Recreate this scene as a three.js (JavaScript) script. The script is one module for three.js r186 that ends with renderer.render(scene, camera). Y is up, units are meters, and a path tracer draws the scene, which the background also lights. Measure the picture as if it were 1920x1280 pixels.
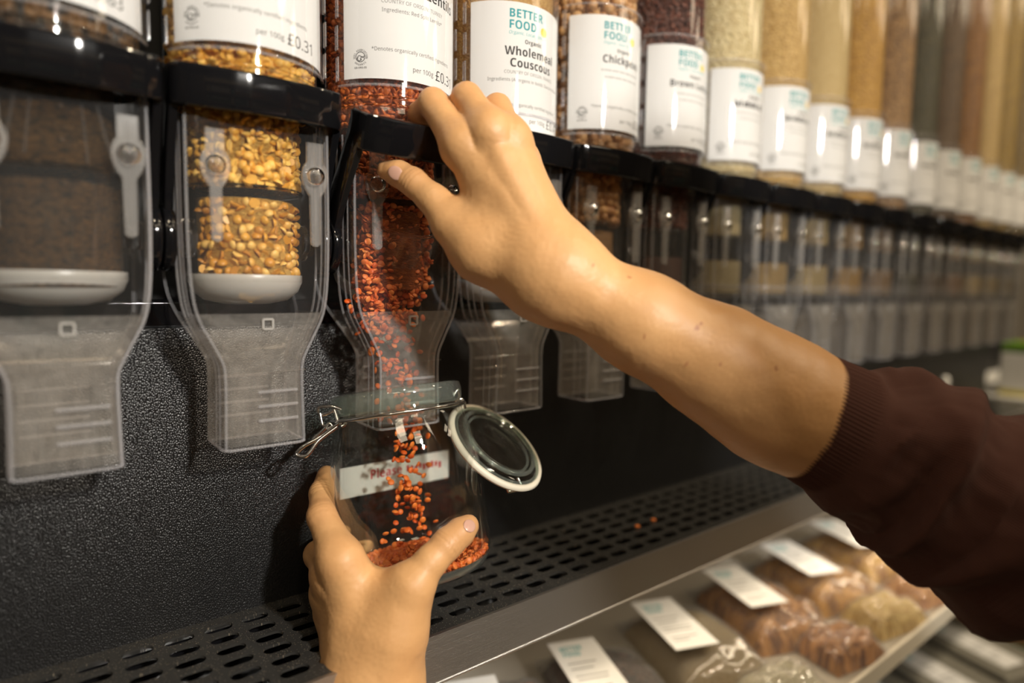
import * as THREE from 'three';
import { mergeGeometries, toCreasedNormals } from 'three/addons/utils/BufferGeometryUtils.js';
import { RoundedBoxGeometry } from 'three/addons/geometries/RoundedBoxGeometry.js';
import { ImprovedNoise } from 'three/addons/math/ImprovedNoise.js';
import { RectAreaLightUniformsLib } from 'three/addons/lights/RectAreaLightUniformsLib.js';

// ------------------------------------------------------------------ camera, lights, exposure
const scene = new THREE.Scene();
const Y0 = 1.43;                                   // eye height above the shop floor
const V = (x, y, z) => new THREE.Vector3(x, y + Y0, z);   // places measured from eye height
const FPX = 1200, YAW = 0.67067, PITCH = 0.08715, ROLL = 0.01392;
const eye = V(-0.2227, 0, 0.395);
const fw = new THREE.Vector3(Math.sin(YAW) * Math.cos(PITCH), -Math.sin(PITCH), -Math.cos(YAW) * Math.cos(PITCH));
const r0 = new THREE.Vector3(Math.cos(YAW), 0, Math.sin(YAW));
const u0 = new THREE.Vector3().crossVectors(r0, fw);
const camR = r0.clone().multiplyScalar(Math.cos(ROLL)).addScaledVector(u0, Math.sin(ROLL));
const camU = u0.clone().multiplyScalar(Math.cos(ROLL)).addScaledVector(r0, -Math.sin(ROLL));
const camera = new THREE.PerspectiveCamera(2 * Math.atan(640 / FPX) * 180 / Math.PI, 1.5, 0.02, 60);
camera.position.copy(eye);
camera.up.copy(camU);
camera.lookAt(eye.clone().add(fw));
camera.focus = 0.435;
camera.userData.fStop = 2.0;
scene.add(camera);
// a pixel of the photograph and a distance along the view axis -> a place
const at = (px, py, d) => eye.clone().addScaledVector(fw, d).addScaledVector(camR, (px - 960) / FPX * d).addScaledVector(camU, -(py - 640) / FPX * d);
const onZ = (px, py, z) => { const q = at(px, py, 1).sub(eye); return eye.clone().addScaledVector(q, (z - eye.z) / q.z); };
const onY = (px, py, y) => { const q = at(px, py, 1).sub(eye); return eye.clone().addScaledVector(q, (y + Y0 - eye.y) / q.y); };

const renderer = new THREE.WebGLRenderer();
renderer.toneMapping = THREE.LinearToneMapping;
renderer.toneMappingExposure = 0.8;
renderer.shadowMap.enabled = true;
RectAreaLightUniformsLib.init();
scene.background = new THREE.Color(0x000000);

const KEY = V(0.05, 0.475, 1.22);                   // the photographer's lamp head on its stand
const KEY_I = 6.8;
const CEIL = 2.95;
const TRACK = [[-1.3, 1.15, 1], [-0.35, 1.15, 1], [0.75, 1.05, 1.6], [1.35, 0.95, 2.7], [2.1, 0.95, 2.7]];   // ceiling spots: x, z, relative strength
const STRIP_I = 20;
const TRACK_I = 2.0;

// ------------------------------------------------------------------ helpers
let seed = 20240611;
const rnd = () => { seed = (seed * 1664525 + 1013904223) >>> 0; return seed / 4294967296; };
const rr = (a, b) => a + (b - a) * rnd();
const noise = new ImprovedNoise();
const used = {};
function numbered(n) { const k = used[n] || 0; used[n] = k + 1; return k ? n + '_' + String(k).padStart(3, '0') : n; }
function tag(o, label, category, group, kind) {
  if (label) o.userData.label = label;
  if (category) o.userData.category = category;
  if (group) o.userData.group = group;
  if (kind) o.userData.kind = kind;
  return o;
}
function thing(name, label, category, pos, group, kind) {
  const g = new THREE.Group(); g.name = numbered(name); if (pos) g.position.copy(pos);
  scene.add(g); return tag(g, label, category, group, kind);
}
function part(name, geo, mat, parent) {
  const m = new THREE.Mesh(geo, mat); m.name = name; m.castShadow = m.receiveShadow = true; parent.add(m); return m;
}
function mesh(name, geo, mat, label, category, group, kind) {
  const m = new THREE.Mesh(geo, mat); m.name = numbered(name); m.castShadow = m.receiveShadow = true; scene.add(m);
  return tag(m, label, category, group, kind);
}
const merge = list => mergeGeometries(list.map(g => { const h = g.index ? g.toNonIndexed() : g; for (const k of Object.keys(h.attributes)) if (!['position', 'normal', 'uv'].includes(k)) h.deleteAttribute(k); return h; }));
const box = (w, h, d, x = 0, y = 0, z = 0, r = 0) => (r ? new RoundedBoxGeometry(w, h, d, 3, r) : new THREE.BoxGeometry(w, h, d)).translate(x, y, z);
const tube = (pts, r, seg = 40, rad = 8, closed = false) => new THREE.TubeGeometry(new THREE.CatmullRomCurve3(pts, closed, 'catmullrom', 0.5), seg, r, rad, closed);
function polyTube(pts, r, rad = 6) {           // straight runs with rounded joints
  const list = [];
  for (let i = 0; i + 1 < pts.length; i++) {
    const a = pts[i], b = pts[i + 1], d = b.clone().sub(a), L = d.length();
    const g = new THREE.CylinderGeometry(r, r, L, rad, 1, true);
    g.applyQuaternion(new THREE.Quaternion().setFromUnitVectors(new THREE.Vector3(0, 1, 0), d.normalize()));
    g.translate((a.x + b.x) / 2, (a.y + b.y) / 2, (a.z + b.z) / 2); list.push(g);
    list.push(new THREE.SphereGeometry(r, rad, 5).translate(b.x, b.y, b.z));
  }
  list.push(new THREE.SphereGeometry(r, rad, 5).translate(pts[0].x, pts[0].y, pts[0].z));
  return merge(list);
}
function gridSurf(nu, nv, fn, closeU = false) {   // (u, v in 0..1) -> [x, y, z]
  const pos = [], uv = [], idx = [];
  for (let j = 0; j <= nv; j++) for (let i = 0; i <= nu; i++) { pos.push(...fn(i / nu, j / nv)); uv.push(i / nu, j / nv); }
  for (let j = 0; j < nv; j++) for (let i = 0; i < nu; i++) { const a = j * (nu + 1) + i, b = a + 1, c = a + nu + 1, d = c + 1; idx.push(a, b, d, a, d, c); }
  const g = new THREE.BufferGeometry();
  g.setAttribute('position', new THREE.Float32BufferAttribute(pos, 3)); g.setAttribute('uv', new THREE.Float32BufferAttribute(uv, 2)); g.setIndex(idx);
  g.computeVertexNormals();
  if (closeU) {                                    // weld the seam's normals
    const n = g.attributes.normal;
    for (let j = 0; j <= nv; j++) { const a = j * (nu + 1), b = a + nu; const s = new THREE.Vector3(n.getX(a) + n.getX(b), n.getY(a) + n.getY(b), n.getZ(a) + n.getZ(b)).normalize(); n.setXYZ(a, s.x, s.y, s.z); n.setXYZ(b, s.x, s.y, s.z); }
  }
  return g;
}
const lathe = (pts, seg = 48) => new THREE.LatheGeometry(pts.map(p => new THREE.Vector2(p[0], p[1])), seg);

// ------------------------------------------------------------------ textures
function dataTex(n, fn, srgb, rep) {
  const d = new Uint8Array(n * n * 4);
  for (let j = 0; j < n; j++) for (let i = 0; i < n; i++) { const c = fn(i / n, j / n); const o = (j * n + i) * 4; d[o] = c[0] * 255; d[o + 1] = c[1] * 255; d[o + 2] = c[2] * 255; d[o + 3] = 255; }
  const t = new THREE.DataTexture(d, n, n); t.wrapS = t.wrapT = THREE.RepeatWrapping; t.magFilter = THREE.LinearFilter; t.minFilter = THREE.LinearFilter;
  if (srgb) t.colorSpace = THREE.SRGBColorSpace; if (rep) t.repeat.set(rep[0], rep[1]); t.needsUpdate = true; return t;
}
function worleyField(cells) {                     // tiling cell noise: (distance to nearest, second, id)
  const px = new Float32Array(cells * cells), py = new Float32Array(cells * cells), id = new Float32Array(cells * cells);
  for (let i = 0; i < cells * cells; i++) { px[i] = rnd(); py[i] = rnd(); id[i] = rnd(); }
  return (u, v) => {
    const x = u * cells, y = v * cells, cx = Math.floor(x), cy = Math.floor(y); let a = 9, b = 9, w = 0;
    for (let j = -1; j <= 1; j++) for (let i = -1; i <= 1; i++) {
      const k = ((cy + j + cells) % cells) * cells + (cx + i + cells) % cells, dx = cx + i + px[k] - x, dy = cy + j + py[k] - y, d = Math.sqrt(dx * dx + dy * dy);
      if (d < a) { b = a; a = d; w = id[k]; } else if (d < b) b = d;
    }
    return [a, b, w];
  };
}
const wl = worleyField(42);
const leatherBump = dataTex(768, (u, v) => { const [a, b, w] = wl(u, v); const h = Math.max(0, 1 - a * 1.15) * (0.65 + 0.35 * w); return [h, h, h]; });
const wg = worleyField(44);
const grainField = (u, v) => { const [a, b, w] = wg(u, v); return [Math.max(0, 1 - a * 1.25), w, Math.min(1, (b - a) * 2.5)]; };
const grainBump = dataTex(512, (u, v) => { const h = grainField(u, v)[0]; return [h, h, h]; });
function grainMap(c1, c2, contrast = 1) {        // grains of a dry good, each with its own tone
  const a = new THREE.Color(c1), b = new THREE.Color(c2);
  return dataTex(256, (u, v) => { const [h, w] = grainField(u, v); const t = Math.min(1, Math.max(0, 0.5 + (w - 0.5) * contrast)); const c = a.clone().lerp(b, t); return [c.r, c.g, c.b].map(x => Math.min(1, Math.pow(x, 1 / 2.2))); }, true);
}
const fineNoise = dataTex(256, (u, v) => { const h = rnd(); return [h, h, h]; });
const brushed = (() => { const rows = Array.from({ length: 512 }, () => rnd()); return dataTex(512, (u, v) => { const h = 0.55 * rows[Math.floor(v * 512)] + 0.45 * rnd(); return [h, h, h]; }); })();

const dustT = (() => { const s = Float32Array.from({ length: 64 }, () => rnd()); const t = dataTex(512, (u, v) => { const c = 0.5 + 0.5 * noise.noise(u * 7 + 2, v * 9, 1.5) + 0.35 * noise.noise(u * 23, v * 29, 4); const h = 1 - Math.min(0.6, Math.max(0, 0.06 + 0.10 * c) + (rnd() > 0.93 ? 0.3 * rnd() : 0)); return [h, h, h]; }); t.repeat.set(2, 1); return t; })();
// ------------------------------------------------------------------ materials
const S = (o) => new THREE.MeshStandardMaterial(o), PM = (o) => new THREE.MeshPhysicalMaterial(o);
const lin = (r, g, b) => new THREE.Color().setRGB(r, g, b);
const M = {
  black: S({ color: lin(0.006, 0.006, 0.007), roughness: 0.09 }),
  blackMatte: S({ color: lin(0.008, 0.008, 0.008), roughness: 0.55 }),
  clear: PM({ color: lin(0.97, 0.97, 0.97), transmission: 0.985, roughness: 0.05, thickness: 0, ior: 1.5 }),
  clearDusty: PM({ color: lin(0.86, 0.82, 0.77), transmission: 1, transmissionMap: dustT, roughness: 0.1, thickness: 0, ior: 1.5 }),
  edge: PM({ color: lin(0.92, 0.92, 0.94), transmission: 0.88, roughness: 0.07, thickness: 0, ior: 1.5 }),  // whitish, partly diffuse plastic: the glimmer of lit edges put into the colour
  clearSolid: PM({ color: lin(1, 1, 1), transmission: 1, roughness: 0.04, thickness: 0.003, ior: 1.49 }),
  frosted: PM({ color: lin(0.86, 0.85, 0.83), transmission: 0.72, roughness: 0.25, thickness: 0, ior: 1.45 }),
  clipPlastic: PM({ color: lin(0.92, 0.91, 0.9), transmission: 0.89, roughness: 0.09, thickness: 0, ior: 1.5 }),
  cup: PM({ color: lin(0.8, 0.78, 0.73), roughness: 0.3, transmission: 0.45, thickness: 0 }),
  glass: PM({ color: lin(0.975, 0.985, 0.975), transmission: 1, roughness: 0.02, thickness: 0, ior: 1.65 }),
  glassSolid: PM({ color: lin(0.93, 0.98, 0.95), transmission: 1, roughness: 0.02, thickness: 0.004, ior: 1.5, attenuationColor: lin(0.6, 0.78, 0.66), attenuationDistance: 0.03 }),
  glassEdge: PM({ color: lin(0.86, 0.92, 0.88), transmission: 0.955, roughness: 0.05, thickness: 0, ior: 1.6 }),  // paler than the jar wall: bright rim reflections put into the tint
  wire: S({ color: lin(0.75, 0.75, 0.74), metalness: 1, roughness: 0.18 }),
  gasket: S({ color: lin(0.72, 0.67, 0.55), roughness: 0.5 }),
  steel: S({ color: lin(0.6, 0.57, 0.53), metalness: 1, roughness: 0.42, bumpMap: brushed, bumpScale: 0.00008 }),
  paper: S({ color: lin(0.82, 0.82, 0.82), roughness: 0.5 }),
  white: S({ color: lin(0.8, 0.79, 0.76), roughness: 0.4 }),
};
leatherBump.repeat.set(1, 1);

// ------------------------------------------------------------------ the setting
function slab(name, w, h, d, c, mat, label, category) {      // uv in metres
  const g = new THREE.BoxGeometry(w, h, d), p = g.attributes.position, n = g.attributes.normal, uv = g.attributes.uv;
  for (let i = 0; i < p.count; i++) {
    const ax = Math.abs(n.getX(i)), ay = Math.abs(n.getY(i));
    if (ax > 0.5) uv.setXY(i, p.getZ(i), p.getY(i)); else if (ay > 0.5) uv.setXY(i, p.getX(i), p.getZ(i)); else uv.setXY(i, p.getX(i), p.getY(i));
  }
  const m = mesh(name, g, mat, label, category, null, 'structure'); m.position.copy(c); return m;
}
const leatherT = leatherBump.clone(); leatherT.repeat.set(1 / 0.05, 1 / 0.05); leatherT.needsUpdate = true;
const panelMat = S({ color: lin(0.008, 0.008, 0.0085), roughness: 0.33, bumpMap: leatherT, bumpScale: 0.00038 });
const plaster = S({ color: lin(0.30, 0.27, 0.23), roughness: 0.9 });
const floorMat = S({ color: lin(0.22, 0.19, 0.15), roughness: 0.5 });
slab('floor', 9, 0.1, 6.2, new THREE.Vector3(1.5, -0.05, 1.5), floorMat, 'warm grey shop floor of the aisle', 'floor');
slab('ceiling', 9, 0.1, 6.2, new THREE.Vector3(1.5, CEIL + 0.05, 1.5), plaster, 'plain shop ceiling above the aisle', 'ceiling');
slab('wall_left', 0.1, CEIL, 6.2, new THREE.Vector3(-3.05, CEIL / 2, 1.5), plaster, 'plain side wall of the shop', 'wall');
slab('wall_right', 0.1, CEIL, 6.2, new THREE.Vector3(6.05, CEIL / 2, 1.5), plaster, 'plain far wall at the end of the aisle', 'wall');
slab('wall_front', 9, CEIL, 0.1, new THREE.Vector3(1.5, CEIL / 2, 4.65), plaster, 'wall across the aisle from the dispensers', 'wall');
slab('wall_back', 9, CEIL, 0.1, new THREE.Vector3(1.5, CEIL / 2, -0.45), plaster, 'plain wall behind the dispenser unit', 'wall');

const X0 = -0.62, X1 = 1.5, ROWX = (X0 + X1) / 2, ROWW = X1 - X0;
const TRAY = -0.2306;
{ // leather-grained splash panel and board behind the tubes
  const p = slab('back_panel', ROWW, 0.232, 0.012, V(ROWX, -0.146, -0.066), panelMat, 'black grained plastic splash panel under the dispensers', 'panel'); p.userData.kind = 'structure';
  const b = slab('mounting_board', ROWW, 1.2, 0.02, V(ROWX, 0.57, -0.11), M.blackMatte, 'black board behind the dispenser tubes', 'panel'); b.userData.kind = 'structure';
  const rail = mesh('mounting_rail', box(ROWW, 0.02, 0.03, 0, 0, 0, 0.003), M.black, 'glossy black rail along the top of the grained panel', 'rail', null, 'structure'); rail.position.copy(V(ROWX, -0.022, -0.083));
}
{ // slotted drip tray
  const tw = 0.0236, td = 0.0155, sl = 0.0176, sw = 0.0092, h = sw / 2, s = sl / 2 - h;
  const sh = new THREE.Shape(); sh.moveTo(-tw / 2, -td / 2); sh.lineTo(tw / 2, -td / 2); sh.lineTo(tw / 2, td / 2); sh.lineTo(-tw / 2, td / 2); sh.closePath();
  const ho = new THREE.Path(); ho.moveTo(-s, -h); ho.lineTo(s, -h); ho.absarc(s, 0, h, -Math.PI / 2, Math.PI / 2, false); ho.lineTo(-s, h); ho.absarc(-s, 0, h, Math.PI / 2, Math.PI * 1.5, false); sh.holes.push(ho);
  const tile = new THREE.ExtrudeGeometry(sh, { depth: 0.0016, bevelEnabled: false, curveSegments: 7 }).rotateX(Math.PI / 2);
  const list = [], z0 = -0.0397;
  const n0 = Math.floor((X0 + 0.1436) / tw), n1 = Math.floor((X1 + 0.1436) / tw);
  for (let i = n0 + 1; i < n1; i++) for (let k = 0; k < 6; k++) list.push(tile.clone().translate(-0.1436 + i * tw, 0, z0 + k * td - 0.006));
  const zb = z0 - 0.006 - td / 2, zf = z0 - 0.006 + 5.5 * td;
  list.push(new THREE.BoxGeometry(ROWW, 0.005, zb + 0.06).translate(ROWX, -0.0025, (zb - 0.06) / 2));
  list.push(new THREE.BoxGeometry(ROWW, 0.005, 0.0465 - zf).translate(ROWX, -0.0025, (zf + 0.0465) / 2));
  const t = thing('drip_tray', 'black plastic tray with rows of oblong slots under the dispensers', 'tray', V(0, TRAY, 0));
  const dust = dataTex(512, (u, v) => { const k = rnd() > 0.985 ? 0.5 + 0.5 * rnd() : 0; return [0.22 + 0.65 * k, 0.217 + 0.57 * k, 0.21 + 0.45 * k]; }, true);
  const deck = merge(list), uv = deck.attributes.uv, p = deck.attributes.position;
  for (let i = 0; i < p.count; i++) uv.setXY(i, p.getX(i) / 0.16, p.getZ(i) / 0.16);
  part('slotted_deck', deck, S({ map: dust, color: lin(0.8, 0.8, 0.8), roughness: 0.22 }), t);
  part('catch_pan', box(ROWW, 0.004, 0.1, ROWX, -0.0245, -0.008), S({ color: lin(0.003, 0.003, 0.003), roughness: 0.12 }), t);
  part('back_lip', box(ROWW, 0.024, 0.003, ROWX, -0.0145, -0.0585), M.black, t);
  const l = thing('steel_fascia', 'brushed steel strip along the front edge of the slotted tray', 'trim', V(ROWX, TRAY, 0.0475));
  const lg = box(ROWW, 0.034, 0.0025, 0, -0.0165, 0.001), luv = lg.attributes.uv, lp = lg.attributes.position;
  for (let i = 0; i < lp.count; i++) luv.setXY(i, lp.getX(i) / 0.5, lp.getY(i) / 0.04);
  part('face', lg, M.steel, l);
  part('bottom_bead', new THREE.CylinderGeometry(0.0014, 0.0014, ROWW, 8).rotateZ(Math.PI / 2).translate(0, -0.0335, 0.0016), M.steel, l);
  part('support_shelf', box(ROWW, 0.004, 0.1, 0, -0.032, -0.055), M.blackMatte, l);
}

// ------------------------------------------------------------------ printed labels
const LAZ = 64 * Math.PI / 180, LR = 0.0467, LH = 0.0925, LW = 2 * LAZ * LR;      // half angle, radius, height, width of a label
function labelTexture(o) {
  const H = o.px || 900, W = Math.round(H * LW / LH), c = document.createElement('canvas'); c.width = W; c.height = H;
  const g = c.getContext('2d'); g.fillStyle = '#dedede'; g.fillRect(0, 0, W, H);
  const X = deg => W * (0.5 + deg * Math.PI / 180 * LR / LW), Yy = m => H * (1 - m / LH), U = H / LH;  // azimuth in degrees, metres above the label's foot
  const text = (s, deg, m, size, style, align = 'center', col = '#222', width) => {
    g.fillStyle = col; g.textAlign = align; g.textBaseline = 'alphabetic'; g.font = `${style} ${Math.max(1, Math.round(size * U))}px sans-serif`;
    if (width) g.fillText(s, X(deg), Yy(m), width * U); else g.fillText(s, X(deg), Yy(m));
  };
  const bars = (deg0, deg1, m, size, col) => {     // lettering too far off to read
    g.fillStyle = col; let x = X(deg0); const e = X(deg1), hgt = size * U; let k = 3;
    while (x < e) { const w = hgt * (0.4 + 0.35 * ((k * 7) % 5) / 4); g.fillRect(x, Yy(m) - hgt * (0.7 + 0.3 * (k % 2)), w * 0.75, hgt * (0.7 + 0.3 * (k % 2))); x += w * (k % 6 === 5 ? 1.6 : 1); k++; }
  };
  // the shop's logo
  text('BETTER', -28.5, 0.0815, 0.0085, 'bold', 'left', '#0f8f98', 0.034); text('FOOD', -28.5, 0.0735, 0.0085, 'bold', 'left', '#0f8f98', 0.0265);
  g.fillStyle = '#f2cf5a'; g.beginPath(); for (let i = 0; i < 24; i++) { const a = i / 24 * Math.PI * 2, r = (i % 2 ? 0.0031 : 0.0036) * U; g.lineTo(X(9.5) + r * Math.cos(a), Yy(0.0755) + r * Math.sin(a)); } g.fill();
  text('15', 9.5, 0.0745, 0.003, '', 'center', '#d8b040');
  text('Organic. Local. Ethical', -28.5, 0.0695, 0.0034, 'italic', 'left', '#46a9ad', 0.035);
  if (o.name) {
    text('Organic', -3, 0.0635, 0.0042, 'bold');
    o.name.forEach((s, i) => text(s, o.nameAt ?? -3, 0.0545 - i * 0.0085, o.size || 0.0086, 'bold'));
  } else { bars(-12, 6, 0.0635, 0.003, '#444'); bars(-34, 20, 0.0545, 0.006, '#333'); }
  const k = o.name && o.name.length > 1 ? 0.0065 : 0;
  if (o.country) {
    text('COUNTRY OF ORIGIN: ' + o.country, -4, 0.0475 - k, 0.0034, '', 'center', '#777', 0.046);
    text(o.ingredients, -4, 0.042 - k, 0.0034, '', 'center', '#555', o.ingW);
  } else { bars(-30, 22, 0.0475 - k, 0.0018, '#aaa'); bars(-26, 20, 0.042 - k, 0.0018, '#aaa'); }
  text('*Denotes organically certified ingredients', -40, 0.0175, 0.0034, '', 'left', '#555', 0.061);
  text('per 100g', -7, 0.0065, 0.0042, '', 'left', '#444', 0.0165);
  text(o.price, 15.5, 0.0052, 0.0092, '', 'left', '#111', 0.0285);
  // certifier's round mark
  const sx = X(-49), sy = Yy(0.0135), R = 0.0031 * U; g.strokeStyle = '#444'; g.lineWidth = R * 0.16; g.beginPath(); g.arc(sx, sy, R, 0, 7); g.stroke();
  g.beginPath(); g.moveTo(sx - R * 0.8, sy + R * 0.5); g.bezierCurveTo(sx - R * 0.3, sy - R * 1.2, sx + R * 0.2, sy + R * 0.6, sx + R * 0.9, sy - R * 0.2); g.stroke();
  g.beginPath(); g.arc(sx - R * 0.2, sy + R * 0.35, R * 0.42, 0, 4); g.stroke(); g.beginPath(); g.arc(sx + R * 0.4, sy + R * 0.4, R * 0.35, 2, 6); g.stroke();
  g.fillStyle = '#444'; g.font = `bold ${Math.round(0.0016 * U)}px sans-serif`; g.textAlign = 'center';
  const ring = (s, a0, a1, rad, flip) => { for (let i = 0; i < s.length; i++) { const a = a0 + (a1 - a0) * i / (s.length - 1); g.save(); g.translate(sx + rad * Math.sin(a), sy - rad * Math.cos(a)); g.rotate(flip ? a + Math.PI : a); g.fillText(s[i], 0, flip ? R * 0.4 : 0); g.restore(); } };
  ring('SOIL ASSOCIATION', -1.75, 1.75, R * 1.22, false); ring('ORGANIC', 3.9, 2.38, R * 1.35, true);
  g.fillText('GB-ORG-05', sx, sy + R * 2.35);
  const t = new THREE.CanvasTexture(c); t.colorSpace = THREE.SRGBColorSpace; return t;
}
const arcSurf = (r, y0, y1, a0, a1, n, m = 1, cz = 0) => gridSurf(n, m, (u, v) => { const a = a0 + (a1 - a0) * u; return [r * Math.sin(a), y0 + (y1 - y0) * v, cz + r * Math.cos(a)]; });

// ------------------------------------------------------------------ a gravity dispenser (local origin: snout front, eye height)
const CZ = -0.034, PITCHX = 0.1;
const PROFILE = (() => {                             // half width and depth of the clear housing down its height
  const key = [[0.098, 0.0425, 0.07], [0.02, 0.0425, 0.07], [-0.006, 0.0412, 0.066], [-0.022, 0.038, 0.05], [-0.036, 0.0312, 0.041], [-0.049, 0.0253, 0.036], [-0.056, 0.0246, 0.036], [-0.1005, 0.0252, 0.036]];
  const c = new THREE.CatmullRomCurve3(key.map(k => new THREE.Vector3(k[1], k[0], k[2])), false, 'centripetal'); return c;
})();
const ringPt = (u, hw, d, r, inset = 0) => {         // rounded rectangle, start at back left, through the front
  hw -= inset; const zf = -inset, zb = -d + inset, L = [[-hw, zb], [-hw, zf - r], [-hw + r, zf], [hw - r, zf], [hw, zf - r], [hw, zb]];
  const segs = [d - r, r * 1.57, 2 * hw - 2 * r, r * 1.57, d - r]; const T = segs.reduce((a, b) => a + b); let s = u * T;
  for (let i = 0; i < 5; i++) {
    if (s <= segs[i] || i === 4) {
      const t = Math.min(1, s / segs[i]);
      if (i === 1) { const a = t * Math.PI / 2; return [-hw + r - r * Math.cos(a), zf - r + r * Math.sin(a)]; }
      if (i === 3) { const a = t * Math.PI / 2; return [hw - r + r * Math.sin(a), zf - r + r * Math.cos(a)]; }
      return [L[i][0] + (L[i + 1][0] - L[i][0]) * t, L[i][1] + (L[i + 1][1] - L[i][1]) * t];
    }
    s -= segs[i];
  }
};
const shellU = (() => { const a = []; for (let i = 0; i <= 72; i++) a.push(i / 72); return a; })();
function shell(inset, v0, v1, nv, r) { return gridSurf(72, nv, (u, v) => { const q = PROFILE.getPoint(v0 + (v1 - v0) * v); const [x, z] = ringPt(u, q.x, q.z, r, inset); return [x, q.y, z]; }); }
const edgeLine = (side, zf, inset, n = 26) => { const p = []; for (let i = 0; i <= n; i++) { const q = PROFILE.getPoint(i / n); p.push(new THREE.Vector3(side * (q.x - inset), q.y, zf === 'back' ? -q.z : zf)); } return p; };
const ridge = (x0, x1, y, z) => new THREE.CapsuleGeometry(0.0011, x1 - x0, 4, 8).rotateZ(Math.PI / 2).translate((x0 + x1) / 2, y, z);
function squareFrame(x, y, z, s, t) { return merge([box(s, t, t, x, y + s / 2, z), box(s, t, t, x, y - s / 2, z), box(t, s, t, x - s / 2, y, z), box(t, s, t, x + s / 2, y, z)]); }
const clipShape = (() => {
  const s = new THREE.Shape(), w = 0.0045; s.moveTo(-w, 0.0265); s.lineTo(-w, 0.015); s.quadraticCurveTo(-0.0075, 0.012, -0.0075, 0.007); s.quadraticCurveTo(-0.007, 0, -0.0028, -0.005);
  s.lineTo(-0.0024, -0.034); s.quadraticCurveTo(0, -0.037, 0.0024, -0.034); s.lineTo(0.0028, -0.005); s.quadraticCurveTo(0.007, 0, 0.0075, 0.007); s.quadraticCurveTo(0.0075, 0.012, w, 0.015); s.lineTo(w, 0.0265); s.closePath();
  return new THREE.ExtrudeGeometry(s, { depth: 0.002, bevelEnabled: true, bevelThickness: 0.0008, bevelSize: 0.0007, bevelSegments: 2, curveSegments: 8 });
})();
function handleGeos() {
  // front bar: bowed band with round corners
  const hw = 0.0478, t = 0.0085, plan = new THREE.Shape(), n = 20, zo = x => 0.0165 - 0.009 * (x / hw) ** 2;
  plan.moveTo(-hw, -0.010);
  plan.lineTo(-hw, zo(hw) - 0.006); plan.quadraticCurveTo(-hw, zo(hw) - 0.0005, -hw + 0.006, zo(hw - 0.006));
  for (let i = 1; i < n; i++) { const x = -hw + 0.006 + (2 * hw - 0.012) * i / n; plan.lineTo(x, zo(x)); }
  plan.lineTo(hw - 0.006, zo(hw - 0.006)); plan.quadraticCurveTo(hw, zo(hw) - 0.0005, hw, zo(hw) - 0.006); plan.lineTo(hw, -0.010);
  plan.lineTo(hw - 0.005, -0.010); plan.lineTo(hw - 0.005, zo(hw) - 0.012);
  for (let i = 0; i <= n; i++) { const x = (hw - 0.006) * (1 - 2 * i / n); plan.lineTo(x, zo(x) - t); }
  plan.lineTo(-hw + 0.005, zo(hw) - 0.012); plan.lineTo(-hw + 0.005, -0.010); plan.closePath();
  const bar = new THREE.ExtrudeGeometry(plan, { depth: 0.0195, bevelEnabled: true, bevelThickness: 0.0011, bevelSize: 0.0008, bevelSegments: 3, curveSegments: 6 }).rotateX(Math.PI / 2).translate(0, 0.01, -0.004).rotateX(0.1).translate(0, 0.1058, 0.004);
  // side arm in the (z, y) plane below
  const a = new THREE.Shape(); a.moveTo(0.0005, 0.1165); a.lineTo(-0.0125, 0.1165); a.bezierCurveTo(-0.016, 0.09, -0.032, 0.075, -0.042, 0.04); a.lineTo(-0.046, 0.026); a.lineTo(-0.024, 0.022);
  a.bezierCurveTo(-0.020, 0.05, -0.012, 0.07, 0.0005, 0.094); a.closePath();
  const arm = side => new THREE.ExtrudeGeometry(a, { depth: 0.0036, bevelEnabled: true, bevelThickness: 0.0006, bevelSize: 0.0006, bevelSegments: 2, curveSegments: 10 }).rotateY(-Math.PI / 2).translate(side * 0.0462 + 0.0018, 0, 0);
  const disc = side => lathe([[0, -0.0033], [0.0185, -0.0033], [0.0203, -0.0022], [0.0203, 0.0022], [0.0185, 0.0033], [0.012, 0.0026], [0, 0.0026]], 40).rotateZ(-side * Math.PI / 2).translate(side * 0.0464, 0.026, CZ);
  return { bar: toCreasedNormals(bar, 0.6), arm: s => toCreasedNormals(arm(s), 0.6), disc };
}
const HG = handleGeos();
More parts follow.
